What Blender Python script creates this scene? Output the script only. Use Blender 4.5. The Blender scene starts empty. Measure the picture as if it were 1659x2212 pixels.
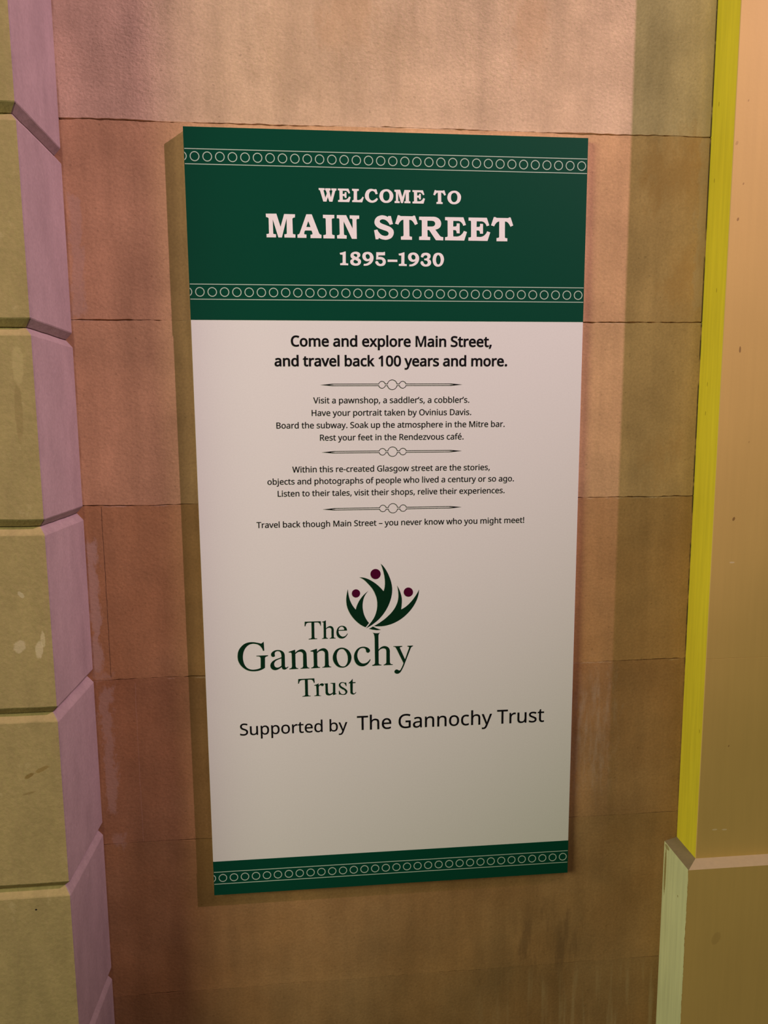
# A printed welcome sign on a scenic stone wall between two painted piers.
# Units are metres. x runs right along the wall, y runs into the wall, z is up;
# the origin is the middle of the sign's bottom edge, on its printed face.
import bpy, bmesh, math, random
from mathutils import Vector, Matrix, noise

random.seed(7)
S = bpy.context.scene
COL = S.collection

# ------------------------------------------------------------------ camera
cam_data = bpy.data.cameras.new('camera')
cam_data.sensor_fit = 'HORIZONTAL'
cam_data.sensor_width = 36.0
cam_data.lens = 36.0 * 1500.0 / 1659.0
cam_data.clip_start = 0.01
cam = bpy.data.objects.new('camera', cam_data)
COL.objects.link(cam)
right = Vector((0.99611496, -0.08777612, -0.00709545))
down = Vector((-0.01808936, -0.12509714, -0.99197958))
ahead = Vector((0.08618450, 0.98825404, -0.12619895))
m = Matrix((right, -down, -ahead)).transposed().to_4x4()
m.translation = Vector((-0.10805376, -1.0804829, 0.77180302))
cam.matrix_world = m
S.camera = cam

# ------------------------------------------------------------------ colour
S.view_settings.view_transform = 'Standard'
S.view_settings.look = 'None'
S.view_settings.exposure = 0.0
S.view_settings.gamma = 1.0
S.view_settings.use_curve_mapping = False

# ------------------------------------------------------------------ light
world = bpy.data.worlds.new('world')
S.world = world
world.use_nodes = True
bg = world.node_tree.nodes['Background']
bg.inputs['Color'].default_value = (1.0, 0.80, 0.62, 1.0)
bg.inputs['Strength'].default_value = 0.030


def aim(o, p):
    o.rotation_euler = (Vector(p) - o.location).to_track_quat('-Z', 'Y').to_euler()


def spot(name, loc, at, power, colour, cone, blend, radius):
    d = bpy.data.lights.new(name, 'SPOT')
    d.energy = power
    d.color = colour
    d.spot_size = math.radians(cone)
    d.spot_blend = blend
    d.shadow_soft_size = radius
    o = bpy.data.objects.new(name, d)
    COL.objects.link(o)
    o.location = loc
    aim(o, at)
    return o


def area(name, loc, at, power, colour, size):
    d = bpy.data.lights.new(name, 'AREA')
    d.shape = 'DISK'
    d.energy = power
    d.color = colour
    d.size = size
    o = bpy.data.objects.new(name, d)
    COL.objects.link(o)
    o.location = loc
    aim(o, at)
    return o


# the rose stage spot high on the right, the straw-yellow wash from the left,
# and the warm downlight above the sign
spot('rose_spotlight', (4.38, -1.91, 4.40), (0.10, 0.0, 1.66), 1850.0, (0.95, 0.565, 0.79), 30.0, 1.0, 0.035)
area('straw_wash', (-2.90, -2.10, 1.75), (0.0, 0.0, 0.45), 79.0, (1.0, 0.96, 0.66), 1.5)
spot('warm_downlight', (0.75, -1.50, 2.90), (0.42, 0.0, 0.9), 58.0, (1.0, 0.82, 0.62), 56.0, 1.0, 0.30)


# ------------------------------------------------------------------ helpers
def mark(o, label=None, category=None, group=None, kind=None):
    if label: o['label'] = label
    if category: o['category'] = category
    if group: o['group'] = group
    if kind: o['kind'] = kind
    return o


def mesh_object(name, verts, faces, mat, parent=None, smooth=False):
    me = bpy.data.meshes.new(name)
    me.from_pydata(verts, [], faces)
    me.update()
    for q in (mat if isinstance(mat, (list, tuple)) else [mat]):
        me.materials.append(q)
    if smooth:
        for p in me.polygons: p.use_smooth = True
    o = bpy.data.objects.new(name, me)
    COL.objects.link(o)
    if parent: o.parent = parent
    return o


def box(x0, x1, y0, y1, z0, z1):
    v = [(x0, y0, z0), (x1, y0, z0), (x1, y1, z0), (x0, y1, z0), (x0, y0, z1), (x1, y0, z1), (x1, y1, z1), (x0, y1, z1)]
    f = [(0, 3, 2, 1), (4, 5, 6, 7), (0, 1, 5, 4), (1, 2, 6, 5), (2, 3, 7, 6), (3, 0, 4, 7)]
    return v, f


def bevel(o, width, segments=2):
    b = bmesh.new()
    b.from_mesh(o.data)
    bmesh.ops.bevel(b, geom=list(b.edges), offset=width, segments=segments, profile=0.6, affect='EDGES')
    b.to_mesh(o.data)
    b.free()
    return o


class Nodes:
    """A small node-graph writer for procedural materials."""

    def __init__(self, name):
        self.mat = bpy.data.materials.new(name)
        self.mat.use_nodes = True
        self.t = self.mat.node_tree
        self.bsdf = self.t.nodes['Principled BSDF']
        self.pos = self.t.nodes.new('ShaderNodeNewGeometry').outputs['Position']
        sep = self.t.nodes.new('ShaderNodeSeparateXYZ')
        self.t.links.new(self.pos, sep.inputs[0])
        self.x, self.y, self.z = sep.outputs

    def put(self, socket, v):
        if hasattr(v, 'is_linked') or isinstance(v, bpy.types.NodeSocket):
            self.t.links.new(v, socket)
        else:
            socket.default_value = v

    def math(self, op, a, b=0.0, c=0.0, clamp=False):
        n = self.t.nodes.new('ShaderNodeMath')
        n.operation = op
        n.use_clamp = clamp
        for i, v in enumerate((a, b, c)):
            self.put(n.inputs[i], v)
        return n.outputs[0]

    def noise(self, scale, detail=4.0, rough=0.55, stretch=(1, 1, 1), offset=(0, 0, 0), distort=0.0):
        mp = self.t.nodes.new('ShaderNodeMapping')
        mp.inputs['Scale'].default_value = stretch
        mp.inputs['Location'].default_value = offset
        self.t.links.new(self.pos, mp.inputs['Vector'])
        n = self.t.nodes.new('ShaderNodeTexNoise')
        self.t.links.new(mp.outputs[0], n.inputs['Vector'])
        n.inputs['Scale'].default_value = scale
        n.inputs['Detail'].default_value = detail
        n.inputs['Roughness'].default_value = rough
        n.inputs['Distortion'].default_value = distort
        return n.outputs['Fac']

    def ramp(self, fac, stops, interp='LINEAR'):
        n = self.t.nodes.new('ShaderNodeValToRGB')
        cr = n.color_ramp
        cr.interpolation = interp
        while len(cr.elements) < len(stops): cr.elements.new(0.5)
        for e, (p, c) in zip(cr.elements, stops):
            e.position = p
            e.color = (c[0], c[1], c[2], 1.0) if not isinstance(c, float) else (c, c, c, 1.0)
        self.put(n.inputs[0], fac)
        return n.outputs[0]

    def remap(self, v, a, b, c=0.0, d=1.0):
        n = self.t.nodes.new('ShaderNodeMapRange')
        n.clamp = True
        self.put(n.inputs[0], v)
        for i, q in enumerate((a, b, c, d)): n.inputs[1 + i].default_value = q
        return n.outputs[0]

    def mix(self, fac, a, b, blend='MIX'):
        n = self.t.nodes.new('ShaderNodeMix')
        n.data_type = 'RGBA'
        n.blend_type = blend
        self.put(n.inputs[0], fac)
        for i, v in ((6, a), (7, b)):
            if isinstance(v, (tuple, list)):
                n.inputs[i].default_value = (v[0], v[1], v[2], 1.0)
            else:
                self.put(n.inputs[i], v)
        return n.outputs[2]

    def gain(self, colour, v):
        n = self.t.nodes.new('ShaderNodeVectorMath')
        n.operation = 'SCALE'
        if isinstance(colour, (tuple, list)):
            n.inputs[0].default_value = colour[:3]
        else:
            self.t.links.new(colour, n.inputs[0])
        self.put(n.inputs[3], v)
        return n.outputs[0]

    def patch(self, x0, x1, z0, z1, soft, wob):
        """1 inside a ragged-edged rectangle on the wall, 0 outside."""
        xs = self.math('ADD', self.x, self.math('MULTIPLY', self.math('SUBTRACT', wob, 0.5), soft * 9))
        zs = self.math('ADD', self.z, self.math('MULTIPLY', self.math('SUBTRACT', wob, 0.5), soft * 14))
        a = self.remap(xs, x0 - soft, x0 + soft)
        b = self.remap(xs, x1 - soft, x1 + soft, 1, 0)
        c = self.remap(zs, z0 - soft * 2, z0 + soft * 2)
        d = self.remap(zs, z1 - soft * 2, z1 + soft * 2, 1, 0)
        return self.math('MULTIPLY', self.math('MULTIPLY', a, b), self.math('MULTIPLY', c, d))

    def blob(self, a, b, ca, cb, ra, rb, lean=0.0, wob=None, amp=0.8):
        """1 inside a small (ragged) ellipse at (ca, cb) in the coordinates a, b."""
        da = self.math('SUBTRACT', a, ca)
        db = self.math('SUBTRACT', self.math('SUBTRACT', b, cb), self.math('MULTIPLY', da, lean))
        q = self.math('ADD', self.math('POWER', self.math('ABSOLUTE', self.math('DIVIDE', da, ra)), 2.0),
                      self.math('POWER', self.math('ABSOLUTE', self.math('DIVIDE', db, rb)), 2.0))
        if wob is not None:
            q = self.math('ADD', q, self.math('MULTIPLY', self.math('SUBTRACT', wob, 0.5), amp * 2))
        return self.remap(q, 0.75, 1.25, 1, 0)

    def bump(self, height, strength, distance):
        n = self.t.nodes.new('ShaderNodeBump')
        n.inputs['Strength'].default_value = strength
        n.inputs['Distance'].default_value = distance
        self.put(n.inputs['Height'], height)
        self.t.links.new(n.outputs[0], self.bsdf.inputs['Normal'])

    def done(self, colour, rough=0.8, spec=0.2):
        if isinstance(colour, (tuple, list)):
            self.bsdf.inputs['Base Color'].default_value = (colour[0], colour[1], colour[2], 1.0)
        else:
            self.t.links.new(colour, self.bsdf.inputs['Base Color'])
        self.put(self.bsdf.inputs['Roughness'], rough)
        self.bsdf.inputs['Specular IOR Level'].default_value = spec
        return self.mat


# ------------------------------------------------------------------ materials
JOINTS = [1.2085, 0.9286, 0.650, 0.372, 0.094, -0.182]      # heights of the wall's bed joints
Z_LOW, Z_HIGH = -1.0, 2.3


def wall_stone():
    n = Nodes('wall_stone')
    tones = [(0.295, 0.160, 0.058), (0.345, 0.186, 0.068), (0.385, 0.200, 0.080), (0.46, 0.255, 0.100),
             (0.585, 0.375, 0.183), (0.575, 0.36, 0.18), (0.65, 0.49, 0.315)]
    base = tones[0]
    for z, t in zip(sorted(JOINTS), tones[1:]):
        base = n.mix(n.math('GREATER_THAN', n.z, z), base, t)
    blotch = n.remap(n.noise(5.0, 5.0, 0.6, (1, 1, 0.8)), 0.3, 0.7)
    base = n.mix(n.math('MULTIPLY', blotch, 0.35), base, (0.42, 0.30, 0.15))
    cloud = n.remap(n.noise(11.0, 6.0, 0.6, (1, 1, 1), (3.1, 0, 1.7)), 0.25, 0.75, 0.80, 1.18)
    base = n.gain(base, cloud)
    streak = n.remap(n.noise(9.0, 4.0, 0.55, (3.2, 1, 0.35), (0.4, 0, 0)), 0.3, 0.72, 0.88, 1.10)
    base = n.gain(base, streak)
    speck = n.remap(n.noise(260.0, 3.0, 0.6), 0.3, 0.7, 0.90, 1.09)
    base = n.gain(base, speck)
    pits = n.remap(n.noise(150.0, 2.0, 0.5, (1, 1, 1.6), (7, 0, 2)), 0.24, 0.33, 0.78, 1.0)
    base = n.gain(base, pits)
    wob = n.noise(48.0, 6.0, 0.72, (1, 1, 0.45))
    wob_fine = n.noise(70.0, 3.0, 0.6, (2.2, 1, 0.5))
    pale = (0.50, 0.385, 0.28)
    # filler smeared beside the left pier, and pale runs lower on the right
    for x0, x1, z0, z1, k in ((-0.474, -0.454, 0.935, 1.105, 0.40), (-0.476, -0.459, 0.39, 0.595, 0.62), (-0.476, -0.446, 0.374, 0.386, 0.35),
                              (-0.466, -0.449, 0.15, 0.355, 0.42), (-0.462, -0.442, 0.085, 0.108, 0.35), (0.484, 0.500, 0.95, 1.60, 0.35)):
        base = n.mix(n.math('MULTIPLY', n.patch(x0, x1, z0, z1, 0.0022, n.remap(wob, 0.3, 0.7)), k), base, pale)
    veil = n.math('MULTIPLY', n.remap(wob_fine, 0.35, 0.65), n.remap(n.noise(60.0, 3.0, 0.5, (2.5, 1, 0.2)), 0.35, 0.6, 0.3, 1.0))
    base = n.mix(n.math('MULTIPLY', n.patch(0.312, 0.372, 0.150, 0.340, 0.016, wob), n.math('MULTIPLY', veil, 0.5)), base, pale)
    runs = n.remap(n.noise(30.0, 3.0, 0.5, (3.0, 1, 0.22), (1.3, 0, 0)), 0.50, 0.66)
    zone = n.math('MULTIPLY', n.remap(n.z, -0.22, -0.18, 1, 0), n.remap(n.x, 0.05, 0.30))
    base = n.mix(n.math('MULTIPLY', n.math('MULTIPLY', runs, zone), 0.32), base, (0.50, 0.38, 0.20))
    drip = n.remap(n.noise(26.0, 4.0, 0.6, (2.4, 1, 0.30), (4.7, 0, 0.9)), 0.46, 0.62)
    base = n.mix(n.math('MULTIPLY', n.math('MULTIPLY', drip, n.patch(0.22, 0.35, -0.182, -0.07, 0.010, wob)), 0.45), base, (0.15, 0.085, 0.04))
    # shade and dirt of the gap painted dark at the right pier, thinly at the left
    gap = n.math('MULTIPLY', n.remap(n.x, 0.4982, 0.4996), n.remap(n.noise(22.0, 3.0, 0.7, (1, 1, 1), (0, 0, 3.3)), 0.40, 0.52, 0.15, 1.0))
    base = n.mix(n.math('MULTIPLY', gap, n.remap(n.z, 0.30, 0.42, 0.35, 0.9)), base, (0.05, 0.04, 0.03))
    gap = n.math('MULTIPLY', n.remap(n.x, -0.4745, -0.4725, 1, 0), n.remap(n.noise(18.0, 3.0, 0.6, (1, 1, 1), (0, 0, 8.0)), 0.35, 0.6, 0.2, 1.0))
    base = n.mix(n.math('MULTIPLY', gap, 0.55), base, (0.20, 0.09, 0.05))
    # pale mortar left along the lower lips of some joints
    for j, z in enumerate(JOINTS[1:4]):
        d = n.math('ABSOLUTE', n.math('SUBTRACT', n.math('ADD', n.z, n.math('MULTIPLY', n.math('SUBTRACT', wob_fine, 0.5), 0.004)), z - 0.0016))
        lip = n.math('MULTIPLY', n.remap(d, 0.0004, 0.0014, 1, 0), n.remap(n.noise(16.0, 4.0, 0.7, (1, 1, 0.0), (j * 3.7, 0, 0)), 0.48, 0.62))
        base = n.mix(n.math('MULTIPLY', lip, 0.55), base, (0.66, 0.52, 0.34))
    # rusty stains near the top right corner of the second course
    for x0, x1, z0, z1, k in ((0.395, 0.485, 1.115, 1.195, 0.45), (0.44, 0.49, 0.96, 1.03, 0.4), (0.41, 0.47, 0.69, 0.74, 0.3),
                              (-0.10, -0.02, 1.33, 1.50, 0.20), (0.19, 0.23, 1.31, 1.50, 0.22)):
        base = n.mix(n.math('MULTIPLY', n.patch(x0, x1, z0, z1, 0.012, wob), k), base, (0.46, 0.245, 0.09))
    for x0, x1, z0, z1, k in ((-0.19, -0.12, 1.25, 1.60, 0.22), (-0.09, 0.03, 1.27, 1.37, 0.25)):
        base = n.mix(n.math('MULTIPLY', n.patch(x0, x1, z0, z1, 0.022, wob), k), base, (0.36, 0.25, 0.13))
    # hairline vertical cracks
    for x0, z0, z1 in ((-0.4484, 0.376, 0.648), (-0.4125, 0.095, 0.366)):
        d = n.math('ABSOLUTE', n.math('SUBTRACT', n.math('ADD', n.x, n.math('MULTIPLY', n.math('SUBTRACT', wob, 0.5), 0.004)), x0))
        line = n.math('MULTIPLY', n.remap(d, 0.0002, 0.0007, 1, 0), n.math('MULTIPLY', n.math('GREATER_THAN', n.z, z0), n.math('LESS_THAN', n.z, z1)))
        base = n.mix(n.math('MULTIPLY', line, 0.75 if x0 < -0.44 else 0.4), base, (0.05, 0.03, 0.02) if x0 < -0.44 else (0.5, 0.33, 0.22))
    grain = n.noise(150.0, 4.0, 0.62, (1, 1, 1.3))
    broad = n.noise(34.0, 4.0, 0.6)
    stipple = n.math('MULTIPLY', n.noise(190.0, 3.0, 0.6, (1, 1, 1.3), (2, 0, 5)), n.math('MULTIPLY', n.remap(n.z, 1.16, 1.30), n.remap(n.noise(3.0, 2.0, 0.5, (1, 1, 1), (0.3, 0, 0)), 0.4, 0.65, 0.5, 1.8)))
    h = n.math('ADD', n.math('ADD', n.math('MULTIPLY', grain, 0.6), n.math('MULTIPLY', broad, 0.22)), n.math('MULTIPLY', stipple, 0.85))
    n.bump(h, 0.42, 0.0018)
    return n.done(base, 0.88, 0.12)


def pier_stone(name, base_colour, tint, scuff, bump=0.35, marks=()):
    n = Nodes(name)
    blotch = n.remap(n.noise(9.0, 5.0, 0.6), 0.3, 0.7)
    c = n.mix(n.math('MULTIPLY', blotch, 0.55), base_colour, tint)
    c = n.gain(c, n.remap(n.noise(30.0, 5.0, 0.6, (1, 1, 0.4)), 0.25, 0.75, 0.86, 1.12))
    c = n.gain(c, n.remap(n.noise(240.0, 3.0, 0.6), 0.3, 0.7, 0.93, 1.06))
    worn = n.remap(n.noise(40.0, 6.0, 0.7, (1, 1, 1), (5, 2, 1)), 0.62, 0.70)
    c = n.mix(n.math('MULTIPLY', worn, 0.5), c, scuff)
    wob = n.noise(170.0, 3.0, 0.6)
    for cx, cz, rx, rz, lean, k, col in marks:
        c = n.mix(n.math('MULTIPLY', n.blob(n.x, n.z, cx, cz, rx, rz, lean, wob), k), c, col)
    h = n.math('ADD', n.noise(120.0, 4.0, 0.6), n.math('MULTIPLY', n.noise(25.0, 3.0, 0.5), 0.8))
    n.bump(h, bump, 0.0022)
    return n.done(c, 0.85, 0.15)


def paint(name, colour, brushed=0.06, rough=0.55, spec=0.3, specks=(), side=False):
    n = Nodes(name)
    c = n.gain(colour, n.remap(n.noise(60.0, 3.0, 0.5, (2.5, 2.5, 0.12)), 0.3, 0.7, 1 - brushed, 1 + brushed))
    c = n.gain(c, n.remap(n.noise(5.0, 3.0, 0.5), 0.3, 0.7, 0.96, 1.04))
    wob = n.noise(300.0, 3.0, 0.6)
    for ca, cz, ra, rz, lean, k, col in specks:
        c = n.mix(n.math('MULTIPLY', n.blob(n.y if side else n.x, n.z, ca, cz, ra, rz, lean, wob, 0.5), k), c, col)
    if name == 'straw_lit_plinth_side':                      # flaked along its outer edge
        rag = n.math('ADD', n.y, n.math('MULTIPLY', n.math('SUBTRACT', n.noise(110.0, 5.0, 0.7, (1, 1, 0.5)), 0.5), 0.008))
        c = n.mix(n.remap(rag, -0.0682, -0.0688), c, (0.33, 0.20, 0.055))
    n.bump(n.noise(220.0, 2.0, 0.5), 0.06, 0.001)
    return n.done(c, rough, spec)


def print_colour(name, colour, rough=0.42, spec=0.35):
    n = Nodes(name)
    c = n.gain(colour, n.remap(n.noise(420.0, 2.0, 0.5), 0.3, 0.7, 0.985, 1.015))
    return n.done(c, rough, spec)


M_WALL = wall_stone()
M_PIER_FRONT = pier_stone('straw_lit_sandstone', (0.360, 0.292, 0.122), (0.318, 0.260, 0.112), (0.46, 0.385, 0.19), marks=(  # pier front: olive tone has the straw light mixed into the stone colour
    (-0.5205, 0.2925, 0.0062, 0.0030, 0.5, 0.75, (0.20, 0.13, 0.03)), (-0.5030, 0.3010, 0.0095, 0.0032, 0.45, 0.6, (0.22, 0.145, 0.035)),
    (-0.5220, 0.2672, 0.0085, 0.0016, 0.25, 0.45, (0.22, 0.15, 0.05)), (-0.5246, 0.0919, 0.0016, 0.0013, 0.0, 1.0, (0.01, 0.01, 0.01)),
    (-0.4950, 0.4720, 0.0050, 0.0120, 0.3, 0.55, (0.62, 0.54, 0.34)), (-0.5200, 0.4770, 0.0080, 0.0080, 0.2, 0.5, (0.60, 0.52, 0.33)),
    (-0.4890, 0.4860, 0.0030, 0.0110, -0.3, 0.5, (0.62, 0.54, 0.32)), (-0.5134, 0.5484, 0.0040, 0.0040, -0.6, 0.5, (0.58, 0.52, 0.34)),
    (-0.4990, 0.7900, 0.0050, 0.0380, 0.0, 0.45, (0.24, 0.18, 0.07)), (-0.4960, 0.8500, 0.0070, 0.0260, 0.2, 0.4, (0.50, 0.42, 0.19))))
M_PIER_SIDE = pier_stone('rose_lit_sandstone', (0.315, 0.256, 0.216), (0.275, 0.221, 0.188), (0.37, 0.30, 0.255), 0.22)  # same pier's side: mauve tone carries the rose light in its colour
M_TAN = paint('tan_board_paint', (0.67, 0.455, 0.148), 0.02, 0.6, 0.25, tuple(
    [(x, z, r, r * 1.3, 0.5, k, (0.30, 0.17, 0.05)) for x, z, r, k in ((0.5205, 1.2362, 0.0012, 0.5), (0.5062, 1.1771, 0.0022, 0.4), (0.5197, 1.1205, 0.0013, 0.6),
     (0.5141, 1.0699, 0.0018, 0.8), (0.5343, 0.6191, 0.0022, 0.95), (0.5521, 0.7393, 0.0012, 0.4), (0.5480, 0.2420, 0.0012, 0.7), (0.5330, -0.0870, 0.008, 0.22))]
    + [(0.5290, 0.8800, 0.0016, 0.0050, 0.0, 0.8, (0.26, 0.15, 0.05))]
    + [(x, z, 0.0045, 0.0014, 0.0, 0.7, (0.85, 0.68, 0.42)) for x, z in ((0.5354, 0.5494), (0.5321, 0.0959), (0.5492, 0.0949))]))
M_YELLOW = paint('straw_lit_board', (0.80, 0.70, 0.040), 0.07, 0.5, 0.3, tuple(  # shaft side: yellow light on tan board, put into the colour
    (y, z, 0.0011, 0.0035, 0.0, 0.65, (0.36, 0.25, 0.015)) for y, z in ((-0.005, 1.2497), (-0.0028, 1.1402), (-0.0251, 0.9721), (-0.0124, 0.8302), (-0.0114, 0.7844), (-0.042, 0.2658))), True)
M_GREEN_STONE = paint('straw_lit_plinth_side', (0.72, 0.76, 0.44), 0.08, 0.7, 0.2, (  # plinth side: pale stone with the yellow-green light coloured in
    (0.0052, -0.012, 0.0034, 0.044, 0.0, 0.95, (0.36, 0.29, 0.11)), (0.0020, 0.034, 0.0075, 0.0040, 0.0, 0.8, (0.36, 0.29, 0.12)),
    (-0.040, -0.028, 0.0016, 0.0020, 0.0, 0.8, (0.36, 0.30, 0.10))), True)
M_CHAMFER = paint('bare_grey_edge', (0.30, 0.235, 0.155), 0.06, 0.8, 0.15)
M_PINK = paint('rose_lit_ledge', (0.80, 0.58, 0.44), 0.03, 0.7, 0.2)  # warm pink light from above is painted into the ledge colour
M_FLOOR = pier_stone('floor_stone', (0.20, 0.17, 0.14), (0.16, 0.14, 0.12), (0.25, 0.22, 0.18))
M_WHITE = print_colour('sign_white', (0.785, 0.815, 0.775))
M_GREEN = print_colour('sign_green', (0.0004, 0.062, 0.033), 0.40, 0.18)
M_CREAM = print_colour('sign_cream_letters', (0.90, 0.885, 0.875))
M_MINT = print_colour('sign_mint_lines', (0.46, 0.60, 0.49))
M_BLACK = print_colour('sign_black_letters', (0.004, 0.004, 0.005), 0.5, 0.15)
M_LEAF = print_colour('emblem_green', (0.0012, 0.026, 0.009), 0.5, 0.15)
M_BERRY = print_colour('emblem_berry', (0.070, 0.001, 0.024), 0.5, 0.15)

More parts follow.
